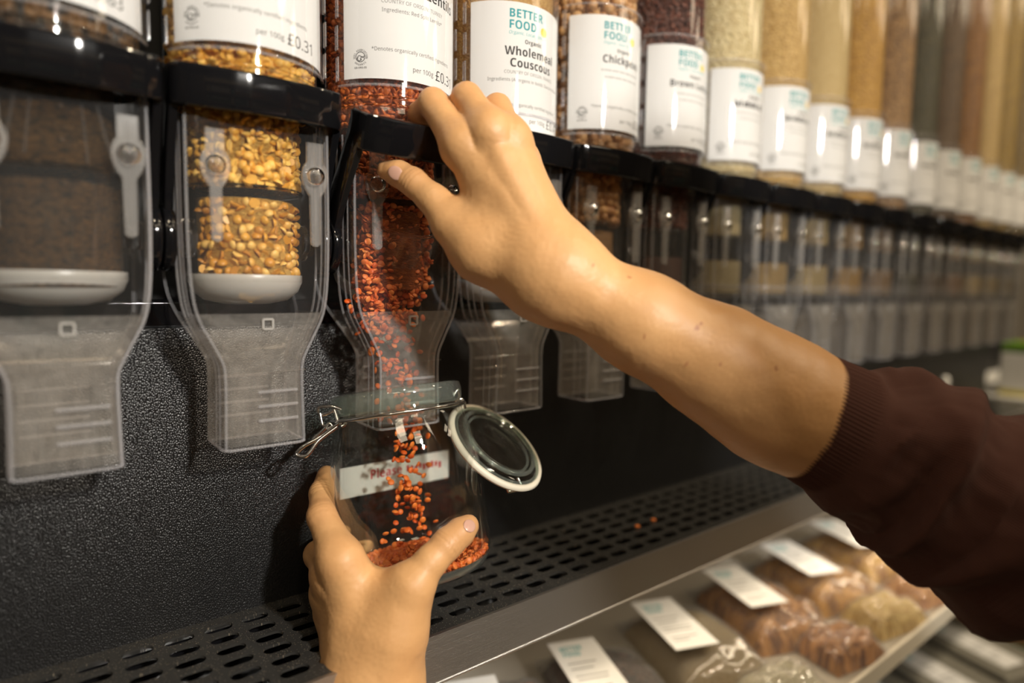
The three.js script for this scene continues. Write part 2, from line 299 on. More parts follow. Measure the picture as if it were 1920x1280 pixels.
const G = {
  shellOut: shell(0, 0, 1, 40, 0.0055), shellIn: shell(0.0018, 0, 0.4, 20, 0.004), chute: shell(0.0016, 0.4, 0.995, 26, 0.004),
  backPlate: gridSurf(2, 20, (u, v) => { const q = PROFILE.getPoint(0.52 + 0.48 * v); return [q.x * (2 * u - 1), q.y, -q.z]; }),
  edges: merge([-1, 1].flatMap(s => [tube(edgeLine(s, -0.0012, 0.0018), 0.0009, 60, 6), tube(edgeLine(s, 'back', 0.0006), 0.0013, 60, 6), tube(edgeLine(s, -0.026, 0.0).slice(0, 16), 0.0009, 40, 6), tube(edgeLine(s, -0.009, 0.0003), 0.0006, 60, 6), tube(edgeLine(s, -0.0165, 0.0002), 0.0007, 60, 6)])),  // edge ribs; the thin inner tubes stand in for streak reflections on the walls
  mouth: (() => { const p = []; for (let i = 0; i < 60; i++) { const [x, z] = ringPt(i / 59, 0.0252, 0.036, 0.0055, 0.0006); p.push(new THREE.Vector3(x, -0.1004, z)); } return polyTube([...p, p[0]], 0.001, 6); })(),
  seam: polyTube([new THREE.Vector3(-0.0245, -0.0545, 0.0002), new THREE.Vector3(0.0245, -0.0545, 0.0002)], 0.0005),
  ridgesF: merge([0, 1, 2].map(i => ridge(-0.004, 0.0185, -0.0665 - i * 0.0088, 0.0004))), ridgesB: merge([0, 1, 2, 3].map(i => ridge(-0.019, 0.012, -0.0605 - i * 0.0085, -0.0362))),
  square: squareFrame(0.0018, -0.0252, 0.0005, 0.0058, 0.0012),
  clip: clipShape, boss: lathe([[0, 0.0035], [0.0032, 0.0032], [0.005, 0.0018], [0.0058, 0]], 20).rotateX(Math.PI / 2),
  cup: lathe([[0, -0.0142], [0.014, -0.0138], [0.025, -0.0115], [0.0315, -0.006], [0.0342, 0.0005], [0.0342, 0.0045], [0.0328, 0.0045], [0.0325, 0.0005], [0.029, -0.005], [0.022, -0.0095], [0, -0.0115]], 56),
  window: arcSurf(0.0343, 0.0, 0.056, -Math.PI, Math.PI, 48),
  windowRim: new THREE.TorusGeometry(0.0342, 0.0012, 8, 56).rotateX(Math.PI / 2).translate(0, 0.0565, 0),
  axle: s => (s < 0 ? axleL : axleR),
  baffle: merge([polyTube([[-0.02, 0.06], [-0.014, 0.094], [0.018, 0.094], [0.026, 0.056]].map(p => new THREE.Vector3(p[0], p[1], -0.004)), 0.0009), polyTube([[-0.012, 0.062], [-0.008, 0.094]].map(p => new THREE.Vector3(p[0], p[1], -0.004)), 0.0008), polyTube([[0.014, 0.06], [0.012, 0.094]].map(p => new THREE.Vector3(p[0], p[1], -0.004)), 0.0008)]),
  tube: arcSurf(0.0443, 0.095, 0.62, -Math.PI, Math.PI, 64),
  collar: merge([new THREE.TorusGeometry(0.0446, 0.0014, 8, 64).rotateX(Math.PI / 2).translate(0, 0.1215, 0), new THREE.TorusGeometry(0.0452, 0.0011, 8, 64).rotateX(Math.PI / 2).translate(0, 0.1165, 0)]),
  cone: lathe([[0.0448, 0.1165], [0.0462, 0.108], [0.0462, 0.096]], 56),
  sleeve: arcSurf(0.0478, 0.1285, 0.2335, -1.2, 1.2, 48),
  sleeveRim: merge([0.1285, 0.2335].map(y => tube(Array.from({ length: 25 }, (_, i) => { const a = -1.2 + 2.4 * i / 24; return new THREE.Vector3(0.0478 * Math.sin(a), y, 0.0478 * Math.cos(a)); }), 0.0009, 48, 6))),
  rails: merge([-1, 1].flatMap(s => [0.131, 0.1505, 0.171, 0.1925, 0.214].map((y, i) => box(0.0011, 0.0155, 0.0035, 0.0492 * Math.sin(s * (1.19 + (i % 2) * 0.02)), y + 0.008, 0.0492 * Math.cos(1.19), 0.0004)))),
  cap: lathe([[0, 0.632], [0.044, 0.632], [0.0475, 0.628], [0.0475, 0.6], [0.045, 0.6]], 40),
  bracket: box(0.05, 0.5, 0.03, 0, 0.33, -0.085, 0.004),
  labelSurf: arcSurf(LR, 0, LH, -LAZ, LAZ, 40),
};
const axleGeo = s => lathe([[0, 0], [0.012, 0], [0.012, 0.006], [0.0085, 0.007], [0.0085, 0.011], [0, 0.011]], 28).rotateZ(-s * Math.PI / 2).translate(s * 0.031, 0.026, CZ);
const axleL = axleGeo(-1), axleR = axleGeo(1), armG = { '-1': HG.arm(-1), 1: HG.arm(1) }, discG = { '-1': HG.disc(-1), 1: HG.disc(1) };
const HANDLE_OPEN = 0.276;
const goods = [                                       // what each dispenser holds: name, tones, size of a grain
  { k: -2, n: 'dark chia seeds', c: [0x080502, 0x6a481c], price: '£0.63', px: 700 },
  { k: -1, n: 'yellow split peas', c: [0xd99a2e, 0xf2c765], price: '£0.31' },
  { k: 0, n: 'red split lentils', c: [0x9c4412, 0xcc6a24], name: ['Red Split Lentils'], country: 'TURKEY', ingredients: 'Ingredients: Red Split Lentils*', price: '£0.31', size: 0.0092, nameAt: -2 },
  { k: 1, n: 'tan wholemeal couscous', c: [0xa97b38, 0xc9a25c], name: ['Wholemeal', 'Couscous'], country: 'FRANCE', ingredients: 'Ingredients (Allergens in bold): Durum Wheat*', price: '£0.43', drop: -0.0165 },
  { k: 2, n: 'brown chickpeas', c: [0x9a6a3c, 0xc79a63], name: ['Chickpeas'], price: '£0.39' },
  { k: 3, n: 'dark brown lentils', c: [0x3c1a0e, 0x6b3218], name: ['Brown Lentils'], price: '£0.37', px: 600 },
  { k: 4, n: 'pale green-beige grain', c: [0xb5a070, 0xd0c094] }, { k: 5, n: 'golden tan grain', c: [0xa88442, 0xc5a464] },
  { k: 6, n: 'smooth beige grain', c: [0xb49a62, 0xc4ac78] }, { k: 7, n: 'golden yellow pulses', c: [0xa2762a, 0xc49840] },
  { k: 8, n: 'mottled brown pulses', c: [0x6d4c2a, 0xb08a56] }, { k: 9, n: 'dark green pulses', c: [0x2d2c18, 0x4c4626] },
  { k: 10, n: 'purple brown beans', c: [0x4a3520, 0x6b5030] }, { k: 11, n: 'amber brown beans', c: [0x6e4415, 0x9c6c28] },
  { k: 12, n: 'light beige flakes', c: [0xb0945a, 0xc7ac74] }, { k: 13, n: 'golden brown mixed grain', c: [0x7a6024, 0xa48838] }, { k: 14, n: 'olive brown grain', c: [0x5c4a20, 0x80682e] },
];
const plainLabel = labelTexture({ price: '£0.40', px: 512 });
function dispenser(gd) {
  const g = thing('bulk_dispenser', `clear gravity dispenser holding ${gd.n}` + (gd.k === 0 ? ', its black handle pulled forward' : ' with a black handle'), 'dispenser', V(gd.k * PITCHX, 0, 0), 'dispensers along the black panel');
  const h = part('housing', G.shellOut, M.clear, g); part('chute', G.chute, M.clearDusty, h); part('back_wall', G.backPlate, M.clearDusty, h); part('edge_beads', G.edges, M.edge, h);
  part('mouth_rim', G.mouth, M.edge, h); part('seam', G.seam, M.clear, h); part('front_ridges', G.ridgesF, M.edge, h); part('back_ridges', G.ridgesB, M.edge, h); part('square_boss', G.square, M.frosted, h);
  for (const x of [-0.0262, 0.0315]) { const c = part('clip', G.clip, M.clipPlastic, g); c.position.set(x, 0.0585, 0.0006); const b = part('boss', G.boss, M.clearSolid, c); b.position.set(0, 0.007, 0.0028); }
  const dr = new THREE.Group(); dr.name = 'drum'; g.add(dr); dr.position.set(0, 0.026, CZ); if (gd.k === 0) dr.rotation.x = 0.62;
  const inDrum = (n, geo, m, dz = 0) => { const p = part(n, geo, m, dr); p.position.set(0, -0.026, -0.0015 + dz); return p; };
  inDrum('cup', G.cup, gd.k < 2 ? M.cup : M.clipPlastic); inDrum('window', G.window, M.clear); inDrum('window_rim', G.windowRim, M.clearSolid);
  for (const s of [-1, 1]) part('axle', G.axle(s), M.clearSolid, g); part('baffle', G.baffle, M.clear, g);
  const hd = new THREE.Group(); hd.name = 'handle'; g.add(hd); hd.position.set(0, 0.026, CZ); if (gd.k === 0) hd.rotation.x = HANDLE_OPEN;
  const inH = (n, geo) => { const p = part(n, geo, M.black, hd); p.position.set(0, -0.026, -CZ); return p; };
  inH('grip_bar', HG.bar); for (const s of [-1, 1]) { inH('arm', armG[s]); inH('pivot_disc', discG[s]); }
  const inT = (n, geo, m, par = g) => { const p = part(n, geo, m, par); p.position.set(0, 0, CZ); return p; };
  const tb = inT('tube', G.tube, M.clear); inT('collar', G.collar, M.clearSolid); inT('cone', G.cone, M.clear);
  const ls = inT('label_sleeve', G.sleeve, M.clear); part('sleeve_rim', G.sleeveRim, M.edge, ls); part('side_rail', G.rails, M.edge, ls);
  const tex = gd.name || gd.k < 0 ? labelTexture(gd) : plainLabel;
  const lb = inT('label', G.labelSurf, S({ map: tex, color: lin(1, 1, 1), roughness: 0.75 })); lb.position.y = 0.1325 + (gd.drop || 0) + (gd.k > 4 ? 0.001 * ((gd.k * 7) % 3) : 0);
  inT('cap', G.cap, M.black); part('bracket', G.bracket, M.blackMatte, g);
  return g;
}
const dispensers = goods.map(dispenser);

// ------------------------------------------------------------------ dry goods
const colG = (r, y0, y1, n = 64) => gridSurf(n, 40, (u, v) => { const a = (u * 2 - 1) * Math.PI; return [r * Math.sin(a), y0 + (y1 - y0) * v, r * Math.cos(a)]; }, true);
const grainT = (rep) => { const t = grainBump.clone(); t.repeat.set(...rep); t.needsUpdate = true; return t; };
const domeGeo = (() => { const a = new THREE.SphereGeometry(1, 9, 5, 0, Math.PI * 2, 0, Math.PI / 2).scale(1, 0.8, 1), b = new THREE.CircleGeometry(1, 9).rotateX(Math.PI / 2); return merge([a, b]); })();
const lensGeo = new THREE.SphereGeometry(1, 10, 6).scale(1, 0.45, 1);
const peaGeo = new THREE.SphereGeometry(1, 10, 7);
const dummy = new THREE.Object3D();
function scatter(name, label, geo, mat, tones, places, size, squash) {      // places: Vector3 + normal
  const im = new THREE.InstancedMesh(geo, mat, places.length); im.name = numbered(name); im.castShadow = im.receiveShadow = true;
  const a = new THREE.Color(tones[0]), b = new THREE.Color(tones[1]);
  places.forEach((p, i) => { dummy.position.copy(p); dummy.rotation.set(rr(0, 6.3), rr(0, 6.3), rr(0, 6.3)); dummy.scale.setScalar(size * rr(0.85, 1.15)); dummy.updateMatrix(); im.setMatrixAt(i, dummy.matrix); im.setColorAt(i, a.clone().lerp(b, rnd())); });
  scene.add(im); return tag(im, label, 'dry goods', null, 'stuff');
}
const grainMatte = S({ color: lin(1, 1, 1), roughness: 0.5 });
for (const gd of goods) {
  const x = gd.k * PITCHX, tone = gd.c, rep = gd.k === -2 ? [1.8, 2.8] : gd.k === 1 || gd.k === 6 ? [4, 8] : [1.5, 3];
  const map = grainMap(tone[0], tone[1], gd.k === -2 ? 1.8 : 1); map.repeat.set(...rep);
  const mat = S({ map, roughness: 0.55, bumpMap: grainT(rep), bumpScale: gd.k === 1 || gd.k === 6 ? 0.0006 : 0.0016 });
  const big = { '-1': ['dome', 0.0031, 0.0054], 0: ['lens', 0.0024, 0.0039], 2: ['pea', 0.0043, 0.0078], 3: ['lens', 0.0024, 0.004] }[gd.k];
  const core = mesh('bulk_fill', merge([colG(big ? 0.0432 - big[1] * 1.6 : 0.043, 0.104, 0.585), colG(0.0425, 0.1039, 0.104), colG(0.030, 0.058, 0.104), colG(big ? 0.0315 - big[1] : 0.0316, -0.004, gd.k < 3 ? 0.05 : 0.03, 40)]), mat, `${gd.n} filling the tube of their dispenser`, 'dry goods', null, 'stuff');
  core.position.copy(V(x, 0, CZ));
  if (big) {
    const pl = [], st = big[2], geo = { dome: domeGeo, lens: lensGeo, pea: peaGeo }[big[0]];
    for (let y = 0.06; y < 0.34; y += st * 0.86) for (let a = -2.0; a < 1.6; a += st / 0.042) { const q = (y < 0.106 ? 0.0335 : 0.043) - big[1] * rr(0.7, 1.3), b = a + rr(0, st / 0.042); pl.push(V(x + q * Math.sin(b), y + rr(-0.3, 0.3) * st, CZ + q * Math.cos(b))); }
    scatter('loose_fill', `layer of ${gd.n} against the wall of the tube`, geo, grainMatte, tone, pl, big[1]);
  }
}
// the split peas one can pick out in the drum of their dispenser
{
  const mats = [0xe0a53a, 0xd0902a, 0xf0c46a, 0xc98a34, 0xe8b458].map(c => S({ color: c, roughness: 0.42 }));
  const first = [];
  for (let row = 0, y = -0.0085; y < 0.051; y += 0.0050, row++) for (let a = -1.25; a < 1.2; a += 0.0058 / 0.0325) {
    if (y < 0.006 && Math.abs(a + 0.05) > 1.15 - (0.006 - y) * 50) continue;
    const m = new THREE.Mesh(domeGeo, mats[Math.floor(rnd() * 5)]); m.name = numbered('split_pea'); m.castShadow = m.receiveShadow = true;
    const b = a + (row % 2) * 0.09 + rr(-0.03, 0.03), q = 0.0303 + rr(-0.0012, 0.0006) - Math.max(0, 0.004 - y) * 0.55;
    m.position.copy(V(-PITCHX + q * Math.sin(b), y + rr(-0.001, 0.001), CZ - 0.0015 + q * Math.cos(b))); m.rotation.set(rr(0, 6.3), rr(0, 6.3), rr(0, 6.3)); m.scale.setScalar(rr(0.0027, 0.0034));
    scene.add(m); tag(m, 'yellow split pea behind the drum window of the split pea dispenser', 'split pea', 'split peas in the dispenser drum');
  }
}
// red lentils: clump in the opened drum, falling stream, heap in the jar
const lentilTone = [0xc4551c, 0xf08a3c];
const lentilMats = [0xe06a22, 0xd65a1a, 0xf08434, 0xe8762c].map(c => S({ color: c, roughness: 0.5 }));
{
  const pl = [];
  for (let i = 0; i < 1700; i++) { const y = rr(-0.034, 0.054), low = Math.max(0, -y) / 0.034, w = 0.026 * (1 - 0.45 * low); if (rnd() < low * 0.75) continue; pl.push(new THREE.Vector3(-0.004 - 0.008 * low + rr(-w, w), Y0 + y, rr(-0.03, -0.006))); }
  scatter('lentil_clump', 'red lentils sliding out of the opened drum', lensGeo, grainMatte, [0xd0581f, 0xf09048], pl, 0.0023);  // brighter tones than the heap: light on the clump put into the colour
  const path = [[700, 545, 48], [715, 600, 46], [735, 660, 38], [752, 720, 32], [762, 800, 30], [766, 880, 26], [770, 960, 34], [772, 1030, 48]];
  for (let i = 0; i < 290; i++) {
    const t = Math.pow(rnd(), 1.05) * (path.length - 1), k = Math.min(path.length - 2, Math.floor(t)), f = t - k, A = path[k], B = path[k + 1];
    const sp = A[2] + (B[2] - A[2]) * f, gx = (rnd() + rnd() + rnd() - 1.5) * 1.25 * sp;
    const p = onZ(A[0] + (B[0] - A[0]) * f + gx, A[1] + (B[1] - A[1]) * f + rr(-8, 8), -0.016 + rr(-0.008, 0.008));
    const m = new THREE.Mesh(lensGeo, lentilMats[Math.floor(rnd() * 4)]); m.name = numbered('red_lentil'); m.castShadow = m.receiveShadow = true;
    m.position.copy(p); m.rotation.set(rr(0, 6.3), rr(0, 6.3), rr(0, 6.3)); m.scale.setScalar(rr(0.0021, 0.0027)); scene.add(m);
    tag(m, 'orange red lentil falling from the opened dispenser into the jar', 'lentil', 'lentils falling into the glass jar');
  }
  for (const [px, py] of [[1195, 986], [1225, 974]]) { const m = mesh('spilled_lentil', lensGeo.clone().scale(0.0026, 0.0026, 0.0026), lentilMats[2], 'spilled orange lentil lying on the slotted tray', 'lentil', 'lentils spilled on the tray'); m.position.copy(onY(px, py, TRAY + 0.0012)); }
}

// ------------------------------------------------------------------ swing-top jar
const jarTop = at(742, 728, 0.461), jarFoot = at(787, 1072, 0.452);
const jarAxis = jarTop.clone().sub(jarFoot).normalize(), jarQ = new THREE.Quaternion().setFromUnitVectors(new THREE.Vector3(0, 1, 0), jarAxis);
const JH = jarTop.distanceTo(jarFoot);
const jar = thing('swing_top_jar', 'clear glass swing-top jar held under the open dispenser, its lid hanging open', 'jar', jarFoot);
jar.quaternion.copy(jarQ);
const jarLocal = p => p.clone().sub(jarFoot).applyQuaternion(jarQ.clone().invert());
{
  const k = JH / 0.142, P = [[0.0, 0.004], [0.03, 0.003], [0.04, 0.0], [0.047, 0.003], [0.0515, 0.011], [0.0532, 0.025], [0.0533, 0.055], [0.0525, 0.078], [0.0505, 0.098], [0.0475, 0.112], [0.0455, 0.12], [0.0448, 0.127]];
  const c = new THREE.SplineCurve(P.map(p => new THREE.Vector2(p[0], p[1] * k))).getPoints(60);
  const b = part('body', new THREE.LatheGeometry(c, 96), M.glass, jar);
  part('inner_wall', new THREE.LatheGeometry(c.slice(8).map(p => new THREE.Vector2(Math.max(0, p.x - 0.003), p.y + 0.004)), 96), M.glass, b);
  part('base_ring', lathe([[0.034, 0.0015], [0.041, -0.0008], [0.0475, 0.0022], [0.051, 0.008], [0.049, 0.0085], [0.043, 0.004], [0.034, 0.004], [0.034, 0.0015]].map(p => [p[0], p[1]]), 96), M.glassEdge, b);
  const rim = [[0.0415, 0.126], [0.0448, 0.1265], [0.0462, 0.129], [0.0466, 0.136], [0.0458, 0.1405], [0.0438, 0.142], [0.0418, 0.1405], [0.0412, 0.134], [0.0415, 0.126]];
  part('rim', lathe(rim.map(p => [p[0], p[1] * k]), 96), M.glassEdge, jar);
  const ringY = 0.1235 * k, ring = []; for (let i = 0; i < 48; i++) { const a = i / 48 * Math.PI * 2; ring.push(new THREE.Vector3(0.0475 * Math.cos(a), ringY, 0.0475 * Math.sin(a))); }
  const bail = part('bail_wire', tube(ring, 0.0013, 120, 8, true), M.wire, jar);
  // latch hanging off the left of the neck
  const L = (px, py, d) => jarLocal(at(px, py, d));
  const la = new THREE.Group(); la.name = 'latch'; jar.add(la);
  part('link', tube([L(640, 768, 0.43), L(622, 762, 0.429), L(600, 763, 0.43), L(596, 770, 0.431), L(602, 777, 0.432), L(618, 773, 0.432), L(628, 766, 0.431)], 0.0012, 60, 8), M.wire, la);
  part('link', tube([L(600, 775, 0.431), L(605, 796, 0.43), L(612, 799, 0.429)], 0.0011, 30, 8), M.wire, la);
  part('link', tube([L(627, 768, 0.43), L(634, 790, 0.428), L(640, 797, 0.427)], 0.0012, 30, 8), M.wire, la);
  part('lever', tube([L(640, 800, 0.426), L(648, 794, 0.427), L(643, 788, 0.428), L(634, 794, 0.427), L(602, 818, 0.424), L(570, 836, 0.42), L(556, 852, 0.418), L(575, 854, 0.418), L(598, 826, 0.422), L(632, 800, 0.427)], 0.0012, 120, 8), M.wire, la);
  part('lever', tube([L(586, 824, 0.427), L(608, 804, 0.429), L(616, 794, 0.43), L(622, 798, 0.43), L(614, 806, 0.429)], 0.0011, 60, 8), M.wire, la);
  // hinge and hanging lid
  part('hinge', tube([L(850, 742, 0.46), L(858, 731, 0.462), L(862, 742, 0.464), L(855, 752, 0.466), L(866, 748, 0.468), L(872, 765, 0.472)], 0.0012, 60, 8), M.wire, jar);
  const lid = new THREE.Group(); lid.name = 'lid'; jar.add(lid); lid.position.copy(L(930, 836, 0.478)); lid.scale.setScalar(0.95);
  const n = camR.clone().multiplyScalar(0.62).addScaledVector(camU, 0.78).normalize().multiplyScalar(0.93).addScaledVector(fw, -0.36).normalize();
  lid.quaternion.copy(jarQ.clone().invert().multiply(new THREE.Quaternion().setFromUnitVectors(new THREE.Vector3(0, 1, 0), n)));
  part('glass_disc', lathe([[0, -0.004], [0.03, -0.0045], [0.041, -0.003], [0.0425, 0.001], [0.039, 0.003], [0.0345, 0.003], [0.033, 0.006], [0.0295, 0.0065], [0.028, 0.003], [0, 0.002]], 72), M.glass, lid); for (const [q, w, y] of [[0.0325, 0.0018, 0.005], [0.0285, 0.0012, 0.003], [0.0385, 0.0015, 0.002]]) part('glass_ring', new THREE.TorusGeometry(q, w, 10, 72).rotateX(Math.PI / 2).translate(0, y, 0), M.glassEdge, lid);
  part('gasket', lathe([[0.0395, -0.0005], [0.043, -0.0025], [0.0442, -0.0005], [0.043, 0.0022], [0.0400, 0.0022], [0.0395, -0.0005]], 72), M.gasket, lid);
  const d0 = L(945, 905, 0.472).sub(lid.position).applyQuaternion(lid.quaternion.clone().invert()), d1 = L(955, 926, 0.471).sub(lid.position).applyQuaternion(lid.quaternion.clone().invert()), d2 = L(984, 921, 0.471).sub(lid.position).applyQuaternion(lid.quaternion.clone().invert()), d3 = L(973, 900, 0.472).sub(lid.position).applyQuaternion(lid.quaternion.clone().invert());
  part('wire_tab', polyTube([d0, d1, d2, d3], 0.0012, 8), M.wire, lid);
  // lentils in the foot of the jar
  const pl = [];
  for (let i = 0; i < 2600; i++) { const a = rr(0, 6.283), q = 0.0485 * Math.sqrt(rnd()), top = 0.0095 + 0.010 * Math.max(0, 1 - q / 0.03) + 0.004 * noise.noise(q * 60 * Math.cos(a), q * 60 * Math.sin(a), 3); const y = Math.max(0.0065 + Math.max(0, q - 0.04) * 0.5, top * Math.pow(rnd(), 0.5)); pl.push(new THREE.Vector3(q * Math.cos(a), y, q * Math.sin(a)).applyQuaternion(jarQ).add(jarFoot)); }
  scatter('lentil_heap', 'orange lentils heaped in the foot of the glass jar', lensGeo, grainMatte, [0xc0501c, 0xe88038], pl, 0.0023);
}
{ // sticker on the splash panel behind the jar
  const c = document.createElement('canvas'); c.width = 512; c.height = 128; const g = c.getContext('2d'); g.fillStyle = '#eceae6'; g.fillRect(0, 0, 512, 128); g.fillStyle = '#c8343c'; g.font = 'bold 54px sans-serif'; g.fillText('Please', 130, 66, 150); for (let i = 0; i < 9; i++) g.fillRect(300 + i * 20, 36 + (i % 3) * 4, 13, 28 - (i % 2) * 6);
  const t = new THREE.CanvasTexture(c); t.colorSpace = THREE.SRGBColorSpace;
  const s = mesh('sticker', new THREE.BoxGeometry(0.098, 0.024, 0.0006), [M.paper, M.paper, M.paper, M.paper, S({ map: t, roughness: 0.5 }), M.paper], 'white sticker with red lettering on the black panel behind the jar', 'sticker'); s.position.copy(V(0.021, -0.153, -0.0596)); s.rotation.z = 0.0;
}

// ------------------------------------------------------------------ the person: signed distance fields meshed with surface nets
const smin = (a, b, k) => { const h = Math.max(k - Math.abs(a - b), 0) / k; return Math.min(a, b) - h * h * k * 0.25; };
function cone(a, b, r1, r2) {
  const bx = b.x - a.x, by = b.y - a.y, bz = b.z - a.z, L2 = bx * bx + by * by + bz * bz || 1e-9;
  return (x, y, z) => { const px = x - a.x, py = y - a.y, pz = z - a.z; let h = (px * bx + py * by + pz * bz) / L2; h = h < 0 ? 0 : h > 1 ? 1 : h; const dx = px - h * bx, dy = py - h * by, dz = pz - h * bz; return Math.sqrt(dx * dx + dy * dy + dz * dz) - r1 - (r2 - r1) * h; };
}
const ball = (c, r) => (x, y, z) => Math.hypot(x - c.x, y - c.y, z - c.z) - r;
function chain(list, k) { const f = []; for (let i = 0; i + 1 < list.length; i++) f.push(cone(list[i][0], list[i + 1][0], list[i][1], list[i + 1][1])); return (x, y, z) => { let d = f[0](x, y, z); for (let i = 1; i < f.length; i++) d = smin(d, f[i](x, y, z), k); return d; }; }
function surfaceNet(f, lo, hi, cell, keep) {
  const n = [0, 1, 2].map(i => Math.ceil((hi.getComponent(i) - lo.getComponent(i)) / cell) + 1), [nx, ny, nz] = n, F = new Float32Array(nx * ny * nz).fill(1), B = 8;
  for (let k = 0; k < nz; k += B) for (let j = 0; j < ny; j += B) for (let i = 0; i < nx; i += B) {
    const c = B / 2 * cell, d = f(lo.x + i * cell + c, lo.y + j * cell + c, lo.z + k * cell + c), skip = Math.abs(d) > B * cell * 1.25;
    for (let kk = k; kk < Math.min(nz, k + B); kk++) for (let jj = j; jj < Math.min(ny, j + B); jj++) for (let ii = i; ii < Math.min(nx, i + B); ii++) F[(kk * ny + jj) * nx + ii] = skip ? d : f(lo.x + ii * cell, lo.y + jj * cell, lo.z + kk * cell);
  }
  const id = new Int32Array(nx * ny * nz).fill(-1), pos = [], idx = [];
  const at3 = (i, j, k) => (k * ny + j) * nx + i, E = [[0, 1], [2, 3], [4, 5], [6, 7], [0, 2], [1, 3], [4, 6], [5, 7], [0, 4], [1, 5], [2, 6], [3, 7]];
  const v = new Float32Array(8);
  for (let k = 0; k < nz - 1; k++) for (let j = 0; j < ny - 1; j++) for (let i = 0; i < nx - 1; i++) {
    let m = 0; for (let c = 0; c < 8; c++) { v[c] = F[at3(i + (c & 1), j + (c >> 1 & 1), k + (c >> 2))]; if (v[c] < 0) m++; }
    if (m === 0 || m === 8) continue;
    let sx = 0, sy = 0, sz = 0, q = 0;
    for (const [a, b] of E) if ((v[a] < 0) !== (v[b] < 0)) { const t = v[a] / (v[a] - v[b]); sx += (a & 1) + t * ((b & 1) - (a & 1)); sy += (a >> 1 & 1) + t * ((b >> 1 & 1) - (a >> 1 & 1)); sz += (a >> 2) + t * ((b >> 2) - (a >> 2)); q++; }
    id[at3(i, j, k)] = pos.length / 3; pos.push(lo.x + (i + sx / q) * cell, lo.y + (j + sy / q) * cell, lo.z + (k + sz / q) * cell);
  }
  const quad = (a, b, c, d, flip) => { if (a < 0 || b < 0 || c < 0 || d < 0) return; if (flip) idx.push(a, c, b, a, d, c); else idx.push(a, b, c, a, c, d); };
  for (let k = 1; k < nz - 1; k++) for (let j = 1; j < ny - 1; j++) for (let i = 1; i < nx - 1; i++) {
    const s = F[at3(i, j, k)] < 0;
    if (s !== F[at3(i + 1, j, k)] < 0) quad(id[at3(i, j - 1, k - 1)], id[at3(i, j, k - 1)], id[at3(i, j, k)], id[at3(i, j - 1, k)], !s);
    if (s !== F[at3(i, j + 1, k)] < 0) quad(id[at3(i - 1, j, k - 1)], id[at3(i - 1, j, k)], id[at3(i, j, k)], id[at3(i, j, k - 1)], !s);
    if (s !== F[at3(i, j, k + 1)] < 0) quad(id[at3(i - 1, j - 1, k)], id[at3(i, j - 1, k)], id[at3(i, j, k)], id[at3(i - 1, j, k)], !s);
  }
  const nor = new Float32Array(pos.length), e = cell * 0.35;
  for (let i = 0; i < pos.length; i += 3) {
    const x = pos[i], y = pos[i + 1], z = pos[i + 2]; let a = f(x + e, y, z) - f(x - e, y, z), b = f(x, y + e, z) - f(x, y - e, z), c = f(x, y, z + e) - f(x, y, z - e); const L = Math.hypot(a, b, c) || 1; nor[i] = a / L; nor[i + 1] = b / L; nor[i + 2] = c / L;
  }
  const g = new THREE.BufferGeometry(); g.setAttribute('position', new THREE.Float32BufferAttribute(pos, 3)); g.setAttribute('normal', new THREE.BufferAttribute(nor, 3)); g.setIndex(idx); return g;
}
function bounds(pts, pad) { const b = new THREE.Box3().setFromPoints(pts); b.expandByScalar(pad); return b; }
const J = at;
// right hand on the handle
const RW = J(1036, 522, 0.386);
const R = {
  idx: [[J(868, 274, 0.391), 0.0118], [J(812, 194, 0.405), 0.0091], [J(787, 214, 0.430), 0.0078], [J(800, 250, 0.441), 0.0072]],
  mid: [[J(918, 246, 0.387), 0.0116], [J(876, 184, 0.402), 0.0092], [J(858, 200, 0.430), 0.0080], [J(866, 244, 0.441), 0.0074]],
  ring: [[J(958, 262, 0.394), 0.0108], [J(932, 203, 0.409), 0.0086], [J(915, 214, 0.434), 0.0076], [J(918, 250, 0.443), 0.0070]],
  pin: [[J(976, 302, 0.407), 0.0096], [J(968, 250, 0.421), 0.0076], [J(952, 250, 0.440), 0.0068], [J(950, 275, 0.446), 0.0062]],
  thumb: [[J(905, 468, 0.390), 0.0165], [J(846, 420, 0.393), 0.0118], [J(812, 375, 0.397), 0.0092], [J(776, 342, 0.402), 0.0087], [J(746, 325, 0.407), 0.0080], [J(724, 319, 0.409), 0.0058]],
};
const mc = (w, r0, m) => cone(w, m[0], r0, m[1]);
const palmR = (() => { const b = [mc(J(1005, 500, 0.387), 0.0190, R.idx[0]), mc(J(1020, 500, 0.385), 0.0190, R.mid[0]), mc(J(1035, 500, 0.388), 0.0185, R.ring[0]), mc(J(1046, 505, 0.394), 0.0175, R.pin[0]), cone(J(1010, 510, 0.392), R.thumb[0][0], 0.0195, 0.0175), cone(J(925, 400, 0.397), J(960, 330, 0.400), 0.014, 0.0135)];
  return (x, y, z) => { let d = b[0](x, y, z); for (let i = 1; i < b.length; i++) d = smin(d, b[i](x, y, z), 0.011); return d; }; })();
const armR = chain([[J(1022, 512, 0.387), 0.0215], [J(1048, 520, 0.387), 0.0238], [J(1207, 607, 0.391), 0.0268], [J(1343, 682, 0.396), 0.0322], [J(1450, 748, 0.400), 0.0368], [J(1600, 825, 0.398), 0.040]], 0.02);
